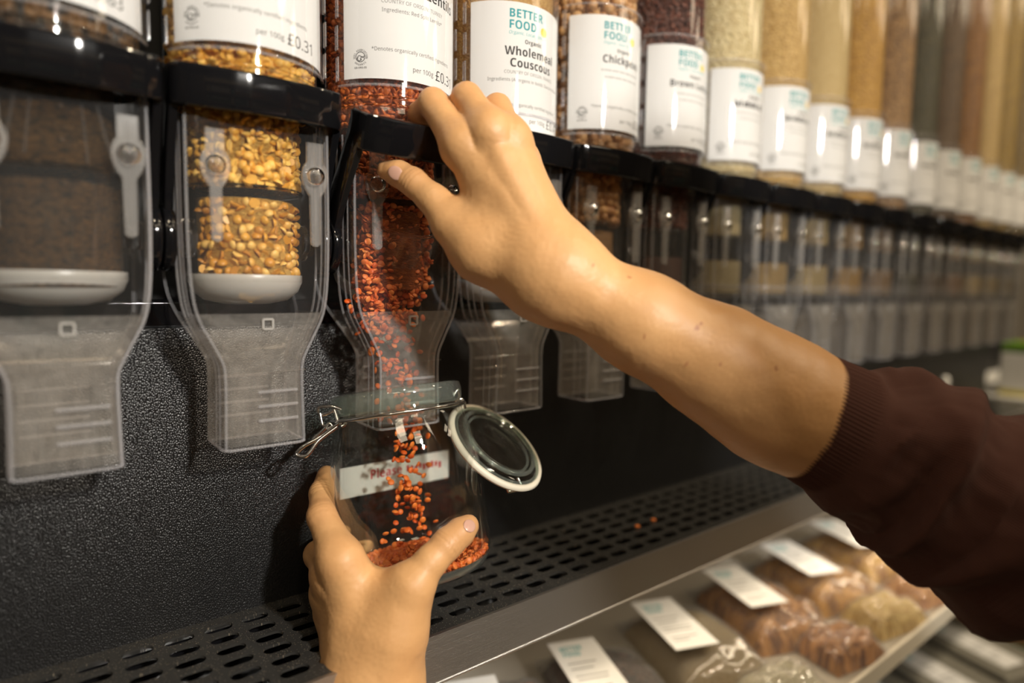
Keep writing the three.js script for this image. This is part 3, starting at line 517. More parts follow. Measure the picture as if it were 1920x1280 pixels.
const ulnaR = (() => {                              // wrist bone, knuckles and the tendons over the back of the hand
  const b = [ball(J(1070, 482, 0.384), 0.0115), ball(J(868, 276, 0.386), 0.0106), ball(J(918, 250, 0.381), 0.0108), ball(J(958, 264, 0.388), 0.0098), cone(J(1002, 440, 0.3725), J(872, 284, 0.3835), 0.0034, 0.003), cone(J(1012, 430, 0.371), J(920, 260, 0.3785), 0.0036, 0.003), cone(J(1026, 432, 0.3735), J(960, 276, 0.386), 0.0034, 0.003)];
  return (x, y, z) => { let d = 9; for (const f of b) d = Math.min(d, f(x, y, z)); return d; };
})();
function handField(palm, fingers, arm, extra, creases) {
  const ch = fingers.map(f => chain(f, 0.004));
  return (x, y, z) => {
    let base = smin(palm(x, y, z), arm(x, y, z), 0.022); if (extra) base = smin(base, extra(x, y, z), 0.006);
    let d = base;
    for (let i = 0; i < ch.length; i++) { const q = ch[i](x, y, z); if (q < 0.03) d = Math.min(d, smin(base, q, i === 4 ? 0.016 : 0.010)); }
    if (d < 0.004 && d > -0.004) { for (const [c, dir, w, dep] of creases) { const px = x - c.x, py = y - c.y, pz = z - c.z; const r = Math.hypot(px, py, pz); if (r < 0.016) { const t = px * dir.x + py * dir.y + pz * dir.z; d += dep * Math.exp(-t * t / (w * w)) * (1 - r / 0.016); } } d += 0.00012 * noise.noise(x * 420, y * 420, z * 420) + 0.00035 * noise.noise(x * 90, y * 90, z * 90); }
    return d;
  };
}
const creaseAt = (f, i, w = 0.0009, dep = 0.0006) => { const d = f[i + 1][0].clone().sub(f[i - 1][0]).normalize(); return [-1.6, 0, 1.5].map(s => [f[i][0].clone().addScaledVector(d, s * 0.0016), d, w, dep]); };
const fR = handField(palmR, [R.idx, R.mid, R.ring, R.pin, R.thumb], armR, ulnaR, [...creaseAt(R.thumb, 3), ...creaseAt(R.thumb, 2, 0.0012, 0.0004), ...creaseAt(R.idx, 1, 0.0012, 0.0004), ...creaseAt(R.mid, 1, 0.0012, 0.0004)]);
// left hand round the jar
const Lh = {
  idx: [[J(640, 1052, 0.404), 0.0128], [J(604, 968, 0.424), 0.0093], [J(603, 925, 0.446), 0.0080], [J(612, 890, 0.462), 0.0066]],
  mid: [[J(626, 1078, 0.414), 0.0125], [J(596, 1040, 0.446), 0.0092], [J(622, 1003, 0.490), 0.0080], [J(660, 980, 0.511), 0.0078]],
  ring: [[J(622, 1110, 0.422), 0.0118], [J(606, 1080, 0.456), 0.0088], [J(640, 1045, 0.492), 0.0076], [J(684, 1020, 0.512), 0.0072]],
  pin: [[J(626, 1146, 0.428), 0.0105], [J(622, 1122, 0.456), 0.0080], [J(648, 1096, 0.480), 0.0070], [J(684, 1080, 0.492), 0.0064]],
  thumb: [[J(738, 1180, 0.398), 0.0175], [J(775, 1095, 0.396), 0.0128], [J(808, 1052, 0.401), 0.0098], [J(840, 1018, 0.407), 0.0097], [J(864, 997, 0.414), 0.0088], [J(879, 984, 0.418), 0.0066]],
};
const palmL = (() => { const b = [mc(J(705, 1235, 0.404), 0.0185, Lh.idx[0]), mc(J(700, 1240, 0.406), 0.0185, Lh.mid[0]), mc(J(692, 1245, 0.412), 0.0175, Lh.ring[0]), mc(J(684, 1250, 0.418), 0.016, Lh.pin[0]), cone(J(706, 1240, 0.404), Lh.thumb[0][0], 0.0195, 0.0178), cone(J(680, 1105, 0.408), J(752, 1108, 0.402), 0.0135, 0.0125)];
  return (x, y, z) => { let d = b[0](x, y, z); for (let i = 1; i < b.length; i++) d = smin(d, b[i](x, y, z), 0.012); return d; }; })();
const LE = V(0.005, -0.37, 0.255), RE = V(0.315, -0.135, 0.325), RS = V(0.335, -0.075, 0.60), LS = V(0.03, -0.10, 0.50);
const armL = chain([[J(700, 1215, 0.409), 0.0215], [J(698, 1262, 0.406), 0.0242], [J(694, 1330, 0.400), 0.0245], [LE.clone().lerp(J(694, 1330, 0.4), 0.35), 0.034], [LE, 0.037]], 0.02);
const fL = handField(palmL, [Lh.idx, Lh.mid, Lh.ring, Lh.pin, Lh.thumb], armL, null, [...creaseAt(Lh.thumb, 3), ...creaseAt(Lh.idx, 1, 0.0012, 0.0005), ...creaseAt(Lh.idx, 2)]);
const moles = [[1308, 615, 0.0016], [1315, 607, 0.0012], [1180, 520, 0.0011], [1208, 632, 0.0009], [1287, 683, 0.0010], [1350, 683, 0.0009], [1112, 498, 0.0008], [1455, 690, 0.0010]];
function skinned(g, marks, knuckles, nails) {
  const p = g.attributes.position, col = new Float32Array(p.count * 3), q = new THREE.Vector3();
  for (let i = 0; i < p.count; i++) {
    q.fromBufferAttribute(p, i); const n = noise.noise(q.x * 70, q.y * 70, q.z * 70) * 0.5 + noise.noise(q.x * 260, q.y * 260, q.z * 260) * 0.25;
    let r = 0.63 * (1 + 0.05 * n), gg = 0.345 * (1 + 0.09 * n), b = 0.145 * (1 + 0.12 * n);
    for (const k of knuckles) { const d = q.distanceTo(k); if (d < 0.018) { const t = (1 - d / 0.018) * 0.45; gg *= 1 - 0.16 * t; b *= 1 - 0.14 * t; } }

    for (const m of marks) { const d = q.distanceTo(m[0]); if (d < m[1]) { r *= 0.62; gg *= 0.45; b *= 0.42; } }
    col[i * 3] = r; col[i * 3 + 1] = gg; col[i * 3 + 2] = b;
  }
  g.setAttribute('color', new THREE.BufferAttribute(col, 3)); return g;
}
// where a ray through a pixel meets a field (for moles on the forearm)
function hit(f, px, py) { const d = at(px, py, 1).sub(eye); let t = 0.3; for (let i = 0; i < 90; i++) { const q = eye.clone().addScaledVector(d, t), s = f(q.x, q.y, q.z); if (s < 0.0002) return q; t += s * 0.8; } return eye.clone().addScaledVector(d, t); }
const skinMat = PM({ color: lin(1, 1, 1), vertexColors: true, roughness: 0.48, sheen: 0.25, sheenRoughness: 0.5, sheenColor: lin(0.9, 0.5, 0.35) });
const gR = (() => { const b = bounds([...Object.values(R).flat().map(p => p[0]), RW, J(1560, 805, 0.398)], 0.045); const g = surfaceNet(fR, b.min, b.max, 0.0014); return skinned(g, moles.map(m => [hit(fR, m[0], m[1]), m[2]]), [R.idx[1][0], R.mid[1][0], R.ring[1][0], R.idx[0][0], R.mid[0][0], R.thumb[3][0], R.thumb[5][0]]); })();
const gL = (() => { const b = bounds([...Object.values(Lh).flat().map(p => p[0]), J(694, 1330, 0.4), LE], 0.042); const g = surfaceNet(fL, b.min, b.max, 0.0014); return skinned(g, [], [Lh.idx[1][0], Lh.idx[0][0], Lh.thumb[3][0], Lh.thumb[5][0], Lh.idx[3][0], Lh.mid[0][0]]); })();
// trunk, upper arms, legs, neck and head (outside the frame; the head shades the forearm)
const HC = V(0.158, 0.15, 0.552), look = J(760, 800, 0.45).sub(HC).normalize(), side = new THREE.Vector3().crossVectors(look, new THREE.Vector3(0, 1, 0)).normalize(), hup = new THREE.Vector3().crossVectors(side, look).normalize();
const hp = (s, u, f) => HC.clone().addScaledVector(side, s).addScaledVector(hup, u).addScaledVector(look, f);
const neckB = V(0.168, -0.03, 0.60), chest = V(0.185, -0.22, 0.60), waist = V(0.19, -0.42, 0.62), hip = V(0.20, -0.60, 0.63);
const headF = (() => {
  const parts = [cone(hp(0, 0.035, -0.02), hp(0, -0.02, 0.02), 0.078, 0.066), cone(hp(0, -0.045, 0.045), hp(0, -0.085, 0.062), 0.048, 0.03), cone(hp(-0.03, -0.06, 0.01), hp(0, -0.09, 0.055), 0.03, 0.024), cone(hp(0.03, -0.06, 0.01), hp(0, -0.09, 0.055), 0.03, 0.024), cone(HC.clone().addScaledVector(look, -0.02), neckB, 0.05, 0.053)];
  const nose = [cone(hp(0, 0.012, 0.083), hp(0, -0.028, 0.103), 0.008, 0.0125), ball(hp(0.011, -0.033, 0.092), 0.008), ball(hp(-0.011, -0.033, 0.092), 0.008)], lips = [cone(hp(-0.02, -0.058, 0.084), hp(0.02, -0.058, 0.084), 0.006, 0.006), cone(hp(-0.016, -0.067, 0.085), hp(0.016, -0.067, 0.085), 0.0075, 0.0075)], brow = [cone(hp(-0.048, 0.022, 0.066), hp(-0.012, 0.02, 0.084), 0.008, 0.008), cone(hp(0.048, 0.022, 0.066), hp(0.012, 0.02, 0.084), 0.008, 0.008)];
  const ears = [-1, 1].map(s => cone(hp(s * 0.075, 0.012, -0.012), hp(s * 0.073, -0.028, -0.002), 0.013, 0.009)), eyes = [-1, 1].map(s => ball(hp(s * 0.031, 0.0, 0.079), 0.0125)), lids = [-1, 1].map(s => ball(hp(s * 0.031, 0.0, 0.069), 0.0125));
  return (x, y, z) => { let d = parts[0](x, y, z); for (let i = 1; i < parts.length; i++) d = smin(d, parts[i](x, y, z), 0.03); for (const b of brow) d = smin(d, b(x, y, z), 0.012); for (const e of eyes) d = Math.max(d, -smin(e(x, y, z), 9, 0.001)); for (const e of lids) d = smin(d, e(x, y, z), 0.004); for (const n of nose) d = smin(d, n(x, y, z), 0.012); for (const l of lips) d = smin(d, l(x, y, z), 0.004); for (const e of ears) d = smin(d, e(x, y, z), 0.008); return d; };
})();
const trunkParts = [cone(LS, neckB, 0.05, 0.05), cone(RS, neckB, 0.05, 0.05), cone(V(0.10, -0.17, 0.555), V(0.265, -0.17, 0.605), 0.10, 0.10), cone(V(0.15, -0.3, 0.59), V(0.24, -0.3, 0.62), 0.095, 0.095), cone(V(0.15, -0.52, 0.60), V(0.26, -0.52, 0.64), 0.105, 0.105)];
const armsUp = [chain([[RS, 0.05], [RE, 0.041], [J(1600, 825, 0.398), 0.039]], 0.03), chain([[LS, 0.048], [LE, 0.037]], 0.03)];
const trunkF = (x, y, z) => { let d = trunkParts[0](x, y, z); for (let i = 1; i < trunkParts.length; i++) d = smin(d, trunkParts[i](x, y, z), 0.06); for (const a of armsUp) d = smin(d, a(x, y, z), 0.03); return d; };
const legsF = (() => { const l = [-1, 1].map(s => chain([[V(0.20 + s * 0.085, -0.6, 0.62 + s * 0.03), 0.09], [V(0.20 + s * 0.09, -0.98, 0.60 + s * 0.03), 0.058], [V(0.20 + s * 0.09, -1.345, 0.63 + s * 0.03), 0.042]], 0.05)); return (x, y, z) => smin(l[0](x, y, z), l[1](x, y, z), 0.04); })();
const gHead = skinned(surfaceNet((x, y, z) => headF(x, y, z), HC.clone().add(new THREE.Vector3(-0.15, -0.24, -0.15)), HC.clone().add(new THREE.Vector3(0.15, 0.15, 0.15)), 0.0035), [], [hp(0, -0.06, 0.09)]);
const gTrunk = skinned(surfaceNet((x, y, z) => smin(trunkF(x, y, z) + 0.006, legsF(x, y, z) + 0.006, 0.05), V(-0.12, -1.42, 0.2), V(0.45, 0.06, 0.78), 0.012), [], []);
const person = mesh('person', (() => { const list = [gR, gL, gHead, gTrunk].map(g => g.toNonIndexed()); return mergeGeometries(list); })(), skinMat, 'person in a dark brown jumper filling a glass jar from a dispenser', 'person');
{ // nails
  const nailMat = PM({ color: lin(0.62, 0.36, 0.27), roughness: 0.22 });
  const nail = (f, c, px, py, lx, ly, len, wid) => {       // a curved plate laid on the skin where the photograph shows it
    const p = hit(f, px, py), e = 0.0006, g = new THREE.Vector3(f(p.x + e, p.y, p.z) - f(p.x - e, p.y, p.z), f(p.x, p.y + e, p.z) - f(p.x, p.y - e, p.z), f(p.x, p.y, p.z + e) - f(p.x, p.y, p.z - e)).normalize();
    const t = hit(f, lx, ly).sub(p); t.addScaledVector(g, -t.dot(g)).normalize(); const b = new THREE.Vector3().crossVectors(g, t);
    const geo = new THREE.SphereGeometry(1, 24, 12, 0, Math.PI * 2, 0, Math.PI / 2).scale(wid, 0.0011, len); const m = new THREE.Matrix4().makeBasis(b, g, t).setPosition(p.clone().addScaledVector(g, -0.00035)); geo.applyMatrix4(m); part('fingernail', geo, nailMat, person);
  };
  nail(fR, 0, 741, 324, 726, 314, 0.0056, 0.0042); nail(fL, 0, 881, 985, 890, 978, 0.0048, 0.0042);
}
{ // jumper: torso, sleeves pushed up the forearms
  const wool = dataTex(256, (u, v) => { const h = 0.5 + 0.5 * Math.sin(u * Math.PI * 2 * 64) * Math.abs(Math.sin(v * Math.PI * 64)); return [h, h, h]; }); 
  const knit = PM({ color: lin(0.075, 0.026, 0.017), roughness: 0.95, sheen: 0.3, sheenRoughness: 0.6, sheenColor: lin(0.22, 0.09, 0.05), bumpMap: wool, bumpScale: 0.0004 });
  function sleeve(rings, cuffLen, foldSeed, folds) {       // rings: [centre, radius]; first is the cuff
    const c = new THREE.CatmullRomCurve3(rings.map(r => r[0]), false, 'centripetal'), L = c.getLength(), N = 220, A = 560, fr = [], up = new THREE.Vector3(0, 1, 0.2);
    for (let i = 0; i <= N; i++) { const p = c.getPointAt(i / N), t = c.getTangentAt(i / N), s = new THREE.Vector3().crossVectors(t, up).normalize(), w = new THREE.Vector3().crossVectors(s, t); const k = c.getUtoTmapping(i / N) * (rings.length - 1), a = Math.min(rings.length - 2, Math.floor(k)); fr.push({ p, s, w, r: rings[a][1] + (rings[a + 1][1] - rings[a][1]) * (k - a), d: i / N * L }); }
    const g = gridSurf(A, N, (u, v) => {
      const o = fr[Math.round(v * N)], an = u * Math.PI * 2, ca = Math.cos(an), sa = Math.sin(an); let r = o.r;
      if (o.d < cuffLen) { r += 0.00034 * Math.sin(an * 104) * Math.min(1, (cuffLen - o.d) / 0.003) - 0.0006; if (o.d < 0.003) r -= 0.0022 * (1 - o.d / 0.003) ** 2; }
      else { const q = Math.min(1, (o.d - cuffLen) / 0.012); r += q * 0.0022; for (const [d0, ph, amp, w] of folds) { const e = (o.d - d0 - 0.016 * Math.sin(an + ph)) / w; r += q * amp * Math.exp(-e * e) * (0.55 + 0.45 * Math.sin(an + ph * 1.7)); } r += q * 0.0065 * (0.5 - 1.6 * Math.abs(noise.noise(ca * 0.9 + foldSeed, sa * 0.9 + o.d * 6, o.d * 30))) + q * 0.003 * noise.noise(ca * 1.6 + foldSeed, sa * 1.6, o.d * 26) + q * 0.0007 * noise.noise(ca * 6, sa * 6 + foldSeed, o.d * 90); }
      const q = o.p.clone().addScaledVector(o.s, r * ca).addScaledVector(o.w, r * sa); return [q.x, q.y, q.z];
    }, true);
    const uv = g.attributes.uv; for (let i = 0; i < uv.count; i++) uv.setXY(i, uv.getX(i) * 4, uv.getY(i) * L / 0.07);
    return g;
  }
  const sR = sleeve([[J(1447, 743, 0.400), 0.0385], [J(1500, 770, 0.399), 0.0398], [J(1585, 815, 0.398), 0.0428], [J(1690, 860, 0.395), 0.0470], [J(1785, 922, 0.390), 0.0510], [J(1880, 975, 0.385), 0.0540], [RE.clone().add(new THREE.Vector3(0.01, -0.01, 0)), 0.0600], [RE.clone().lerp(RS, 0.5), 0.060], [RS, 0.063]], 0.046, 1.3, [[0.062, 0.5, 0.004, 0.007], [0.086, 2.2, 0.008, 0.007], [0.104, 4.0, 0.009, 0.006], [0.124, 1.0, 0.010, 0.007], [0.146, 3.2, 0.009, 0.008], [0.166, 5.2, 0.010, 0.008], [0.19, 0.4, 0.009, 0.010]]);
  const cuffL = LE.clone().lerp(J(694, 1330, 0.4), 0.22);
  const sL = sleeve([[cuffL, 0.040], [LE, 0.047], [LE.clone().lerp(LS, 0.25), 0.054], [LE.clone().lerp(LS, 0.6), 0.057], [LS, 0.06]], 0.04, 4.1, [[0.06, 0.5, 0.005, 0.009], [0.09, 2.5, 0.005, 0.01], [0.12, 4.5, 0.005, 0.01]]);
  const gT = surfaceNet((x, y, z) => { let d = trunkParts[0](x, y, z); for (let i = 1; i < trunkParts.length; i++) d = smin(d, trunkParts[i](x, y, z), 0.06); const n = smin(d - 0.012 + 0.004 * noise.noise(x * 14, y * 9, z * 14), Math.min(armsUp[0](x, y, z) - 0.010, armsUp[1](x, y, z) - 0.010), 0.03); const wrist = (J(1450, 748, 0.4).x - x); return Math.max(n, -0.62 + Y0 - y, y - (Y0 - 0.005), 0.40 - z); }, V(-0.12, -0.66, 0.36), V(0.48, 0.05, 0.80), 0.008);
  const uv = new Float32Array(gT.attributes.position.count * 2); for (let i = 0; i < uv.length / 2; i++) { uv[i * 2] = gT.attributes.position.getX(i) / 0.07; uv[i * 2 + 1] = gT.attributes.position.getY(i) / 0.07; } gT.setAttribute('uv', new THREE.BufferAttribute(uv, 2));
  const j = part('jumper', mergeGeometries([sR, sL, gT].map(g => g.toNonIndexed())), knit, person); j.userData.label = 'dark brown knitted jumper with ribbed cuffs';
  const tr = part('trousers', surfaceNet((x, y, z) => Math.max(smin(legsF(x, y, z), cone(V(0.15, -0.55, 0.60), V(0.26, -0.55, 0.64), 0.108, 0.108)(x, y, z), 0.05) - 0.008, y - (Y0 - 0.535)), V(-0.02, -1.41, 0.42), V(0.42, -0.5, 0.82), 0.01), S({ color: lin(0.02, 0.025, 0.04), roughness: 0.9 }), person); tr.userData.label = 'dark trousers';
  for (const s of [-1, 1]) part('shoe', surfaceNet((x, y, z) => { const c = V(0.20 + s * 0.09, -1.385, 0.62 + s * 0.03); return Math.max(smin(cone(c, c.clone().add(new THREE.Vector3(-0.03, -0.01, -0.15)), 0.045, 0.036)(x, y, z), ball(c.clone().add(new THREE.Vector3(0, 0, 0.03)), 0.042)(x, y, z), 0.03), 0.001 - y); }, V(0.20 + s * 0.09 - 0.1, -1.44, 0.4), V(0.20 + s * 0.09 + 0.08, -1.32, 0.75), 0.006), S({ color: lin(0.03, 0.02, 0.015), roughness: 0.5 }), person);
  const hairF = (x, y, z) => { const q = new THREE.Vector3(x, y, z).sub(HC), f = q.dot(look), u = q.dot(hup), s = q.dot(side); const cap = Math.min(cone(hp(0, 0.04, -0.024), hp(0, -0.01, -0.015), 0.092, 0.088)(x, y, z), cone(hp(0, 0.0, -0.06), hp(0, -0.12, -0.09), 0.055, 0.05)(x, y, z)); const face = Math.max(f - 0.02 - 0.5 * Math.max(0, u - 0.02), 0) > 0 && u < 0.075 ? (f - 0.02 - 0.5 * Math.max(0, u - 0.02)) : -1; return Math.max(cap + 0.003 * noise.noise(s * 90, u * 14, f * 14), face) * 0.8; };
  part('hair', surfaceNet(hairF, HC.clone().add(new THREE.Vector3(-0.17, -0.22, -0.17)), HC.clone().add(new THREE.Vector3(0.17, 0.17, 0.2)), 0.005), S({ color: lin(0.03, 0.015, 0.008), roughness: 0.45 }), person);
  for (const s of [-1, 1]) { const e = part('eyeball', new THREE.SphereGeometry(0.0118, 20, 14), S({ color: lin(0.75, 0.72, 0.68), roughness: 0.15 }), person); e.position.copy(hp(s * 0.031, 0.0, 0.0705)); const ir = part('iris', new THREE.SphereGeometry(0.0055, 14, 10).scale(1, 1, 0.5), S({ color: lin(0.06, 0.03, 0.015), roughness: 0.1 }), e); ir.position.copy(look).multiplyScalar(0.0105); ir.quaternion.setFromUnitVectors(new THREE.Vector3(0, 0, 1), look); }
}

// ------------------------------------------------------------------ shelf of bagged goods below
const SH = -0.405, SF = 0.128;
{
  const s = thing('lower_shelf', 'pale shelf under the slotted tray carrying clear bags', 'shelf', V(ROWX, SH, 0));
  part('board', box(ROWW, 0.012, 0.36, 0, -0.006, SF - 0.18), S({ color: lin(0.42, 0.38, 0.32), roughness: 0.5 }), s);
  part('ticket_strip', box(ROWW, 0.022, 0.004, 0, -0.004, SF, 0.0012), S({ color: lin(0.72, 0.66, 0.55), roughness: 0.35 }), s);
  const s2 = thing('bottom_shelf', 'grey shelf low under the shelf of bags', 'shelf', V(ROWX + 0.2, -0.7225, 0));
  part('board', box(ROWW + 0.6, 0.014, 0.5, 0, -0.007, 0.02), S({ color: lin(0.24, 0.23, 0.2), roughness: 0.6 }), s2);
  part('ticket_strip', box(ROWW + 0.6, 0.03, 0.004, 0, -0.006, 0.27, 0.001), S({ color: lin(0.6, 0.58, 0.52), roughness: 0.4 }), s2);
}
const film = PM({ color: lin(0.95, 0.95, 0.95), transmission: 0.92, roughness: 0.1, thickness: 0, ior: 1.45 });
const packLabelT = (() => { const c = document.createElement('canvas'); c.width = 256; c.height = 384; const g = c.getContext('2d'); g.fillStyle = '#ebebeb'; g.fillRect(0, 0, 256, 384); g.fillStyle = '#2a9aa2'; g.font = 'bold 40px sans-serif'; g.fillText('BETTER', 40, 70, 120); g.fillText('FOOD', 40, 106, 96); g.fillStyle = '#999'; for (const [y, w] of [[150, 150], [185, 120], [230, 170], [252, 160], [300, 150], [322, 90]]) g.fillRect(36, y, w, 7); const t = new THREE.CanvasTexture(c); t.colorSpace = THREE.SRGBColorSpace; return t; })();
const packLabelMat = [M.paper, M.paper, S({ map: packLabelT, roughness: 0.45 }), M.paper, M.paper, M.paper];
function pillow(w, d, h, s) { return gridSurf(28, 20, (u, v) => { const a = u * 2 - 1, b = v * 2 - 1, e = Math.pow(Math.max(0, 1 - a ** 4) * Math.max(0, 1 - b ** 4), 0.45); return [a * w / 2, h * e * (0.85 + 0.25 * noise.noise(a * 2.2 + s, b * 2.2, s)), b * d / 2]; }); }
function bag(name, label, x, z, w, d, h, tones, rep, turn, lab) {
  const g = thing(name, label, 'bag', V(x, SH, z), 'clear bags on the lower shelf'); g.rotation.y = turn;
  const sd = x * 7.3 + z;
  part('wrapper', pillow(w, d, h, sd).translate(0, 0.002, 0), film, g); part('seal', box(w, 0.0012, 0.014, 0, 0.004, -d / 2 - 0.006), film, g);
  const map = grainMap(tones[0], tones[1], 1.2); map.repeat.set(...rep); const b = grainBump.clone(); b.repeat.set(...rep); b.needsUpdate = true;
  part('contents', pillow(w * 0.95, d * 0.93, h * 0.93, sd).translate(0, 0.001, 0), S({ map, bumpMap: b, bumpScale: 0.003, roughness: 0.6 }), g);
  if (lab) { const l = part('label', new THREE.BoxGeometry(lab[2], 0.0008, lab[3]), packLabelMat, g); l.position.set(lab[0], h * 1.06 + 0.003, lab[1]); }
}
const LB = [-0.027, -0.004, 0.05, 0.098], TURN = -0.38;
bag('bag_of_almonds', 'clear bag of pinkish almonds half under the steel strip', 0.105, -0.01, 0.112, 0.16, 0.036, [0xb06a48, 0xd9a184], [0.4, 0.6], TURN, LB);
bag('bag_of_raisins', 'clear bag of dark raisins with a white label', 0.225, 0.0, 0.11, 0.145, 0.036, [0x1c0f0a, 0x4a2c1c], [0.5, 0.8], TURN, LB);
bag('bag_of_oat_flour', 'clear bag of smooth beige flour with a white label', 0.352, 0.0, 0.112, 0.145, 0.04, [0xb89c62, 0xd0b684], [4, 6], TURN, LB);
bag('bag_of_walnuts', 'clear bag of brown walnut pieces with a white label, next to the beige flour', 0.488, 0.0, 0.112, 0.145, 0.042, [0x6b3c12, 0xb07a34], [0.4, 0.5], TURN, LB);
bag('bag_of_pecans', 'clear bag of golden pecan halves with a white label, beside the walnuts', 0.622, 0.0, 0.112, 0.145, 0.042, [0x7a4c14, 0xb8862e], [0.4, 0.5], TURN, LB);
bag('bag_of_banana_chips', 'clear bag of golden banana chips with a white label, beside the pecans', 0.765, -0.002, 0.112, 0.145, 0.042, [0x8a5c18, 0xc49a44], [0.35, 0.5], TURN, LB);
bag('bag_of_dried_fruit', 'clear bag of pale brown dried fruit beyond the banana chips', 0.90, -0.002, 0.112, 0.145, 0.04, [0x9a7038, 0xcaa468], [0.35, 0.5], TURN, LB);
bag('bag_of_coconut', 'small clear bag of cream coconut flakes at the shelf edge', 0.365, 0.094, 0.085, 0.06, 0.034, [0xc9bd98, 0xe6dfc6], [0.7, 0.7], -0.2);
bag('bag_of_hazelnuts', 'small clear bag of brown hazelnuts at the shelf edge', 0.490, 0.092, 0.085, 0.06, 0.036, [0x6e3a14, 0xc48a4a], [0.3, 0.3], -0.2);
bag('bag_of_pasta', 'small clear bag of yellow pasta at the shelf edge', 0.605, 0.092, 0.095, 0.06, 0.036, [0xb8923e, 0xe2c47c], [0.5, 0.5], -0.2);
bag('bag_of_crisps', 'small clear bag of orange brown crisps at the shelf edge', 0.715, 0.092, 0.085, 0.06, 0.036, [0xa06428, 0xd09a54], [0.4, 0.4], -0.2);
for (let i = 0; i < 4; i++) {                              // cartons on the bottom shelf
  const g = thing('grey_carton', ['flat grey carton with a white label, first on the bottom shelf under the flour', 'flat grey carton with a white label between two others on the bottom shelf', 'flat grey carton with a white label, third from the flour end of the bottom shelf', 'flat grey carton with a white label next to the green carton'][i], 'carton', V(0.66 + i * 0.15, -0.7215, 0.05), 'cartons on the bottom shelf'); g.rotation.y = -0.3;
  part('body', box(0.125, 0.1, 0.2, 0, 0.05, 0, 0.006), S({ color: lin(0.2, 0.19, 0.16), roughness: 0.5 }), g);
  const l = part('label', box(0.05, 0.001, 0.16), packLabelMat, g); l.position.set(-0.01, 0.1008, 0);
}
{ // green box low down at the right
  const g = thing('green_carton', 'green carton with a tan band at the end of the bottom shelf', 'carton', V(1.30, -0.7215, 0.06));
  part('body', box(0.22, 0.2, 0.2, 0, 0.1, 0, 0.004), S({ color: lin(0.05, 0.22, 0.09), roughness: 0.5 }), g);
  part('band', box(0.221, 0.07, 0.201, 0, 0.12, 0, 0.004), S({ color: lin(0.42, 0.24, 0.12), roughness: 0.5 }), g);
}
// beyond the dispensers
{
  const u = thing('end_shelf', 'white edged shelf beyond the last dispenser', 'shelf', V(1.875, -0.245, -0.05));
  part('board', box(0.7, 0.025, 0.3, 0, 0, 0, 0.003), M.white, u); part('back_board', box(0.7, 0.6, 0.02, 0, 0.31, -0.16, 0.003), M.blackMatte, u);
  for (const [i, c1, label] of [[0, lin(0.12, 0.25, 0.02), 'white packet with a green top and yellow foot on the end shelf'], [1, lin(0.3, 0.16, 0.04), 'white packet with an orange top on the end shelf']]) {
    const p = thing('food_packet', label, 'packet', V(1.60 + i * 0.13, -0.2322, -0.02));
    part('body', box(0.1, 0.085, 0.06, 0, 0.055, 0, 0.004), M.white, p); part('top_band', box(0.1, 0.022, 0.06, 0, 0.1085, 0, 0.004), S({ color: c1, roughness: 0.5 }), p); part('foot_band', box(0.1, 0.014, 0.06, 0, 0.007, 0, 0.003), S({ color: lin(0.5, 0.42, 0.02), roughness: 0.5 }), p);
  }
  const sc = thing('plastic_scoop', 'small white plastic scoop standing on the slotted tray', 'scoop', V(1.06, TRAY, -0.01));
  part('bowl', lathe([[0, 0], [0.018, 0.002], [0.024, 0.014], [0.025, 0.045], [0.0235, 0.045], [0.022, 0.014], [0, 0.004]], 28), M.white, sc); part('grip', polyTube([new THREE.Vector3(0.02, 0.035, 0), new THREE.Vector3(0.024, 0.075, 0)], 0.007, 10), M.white, sc);
}

{ // shelves across the aisle, mirrored in the black handles
  const u = thing('aisle_shelving', 'tall pale shelving across the aisle', 'shelving', new THREE.Vector3(0.8, 0, 2.95));
  const wood = S({ color: lin(0.45, 0.38, 0.28), roughness: 0.6 });
  for (let k = 0; k < 5; k++) part('shelf_board', box(3.6, 0.03, 0.4, 0, 0.25 + k * 0.42, 0), wood, u);
  part('back_board', box(3.6, 2.1, 0.02, 0, 1.1, 0.2), wood, u); for (const s of [-1, 1]) part('side_panel', box(0.03, 2.1, 0.4, s * 1.8, 1.1, 0), wood, u);
  const tones = [['teal', lin(0.03, 0.3, 0.3)], ['orange', lin(0.6, 0.2, 0.03)], ['white', lin(0.75, 0.74, 0.7)], ['brown paper', lin(0.35, 0.2, 0.09)], ['green', lin(0.08, 0.26, 0.06)], ['cream', lin(0.7, 0.6, 0.4)]];
  for (let k = 0; k < 4; k++) for (let i = 0; i < 14; i++) {
    const [n, c] = tones[Math.floor(rnd() * 6)], w = rr(0.14, 0.2), h = rr(0.18, 0.33);
    const b = thing('food_carton', n + ' carton on the shelving across the aisle', 'carton', new THREE.Vector3(-0.82 + i * 0.245, 0.2655 + k * 0.42, 2.9), n + ' cartons across the aisle');
    part('body', box(w, h, 0.12, 0, h / 2, 0, 0.004), S({ color: c, roughness: 0.45 }), b); part('front_label', box(w * 0.6, h * 0.4, 0.002, 0, h * 0.55, -0.061), M.white, b);
  }
}

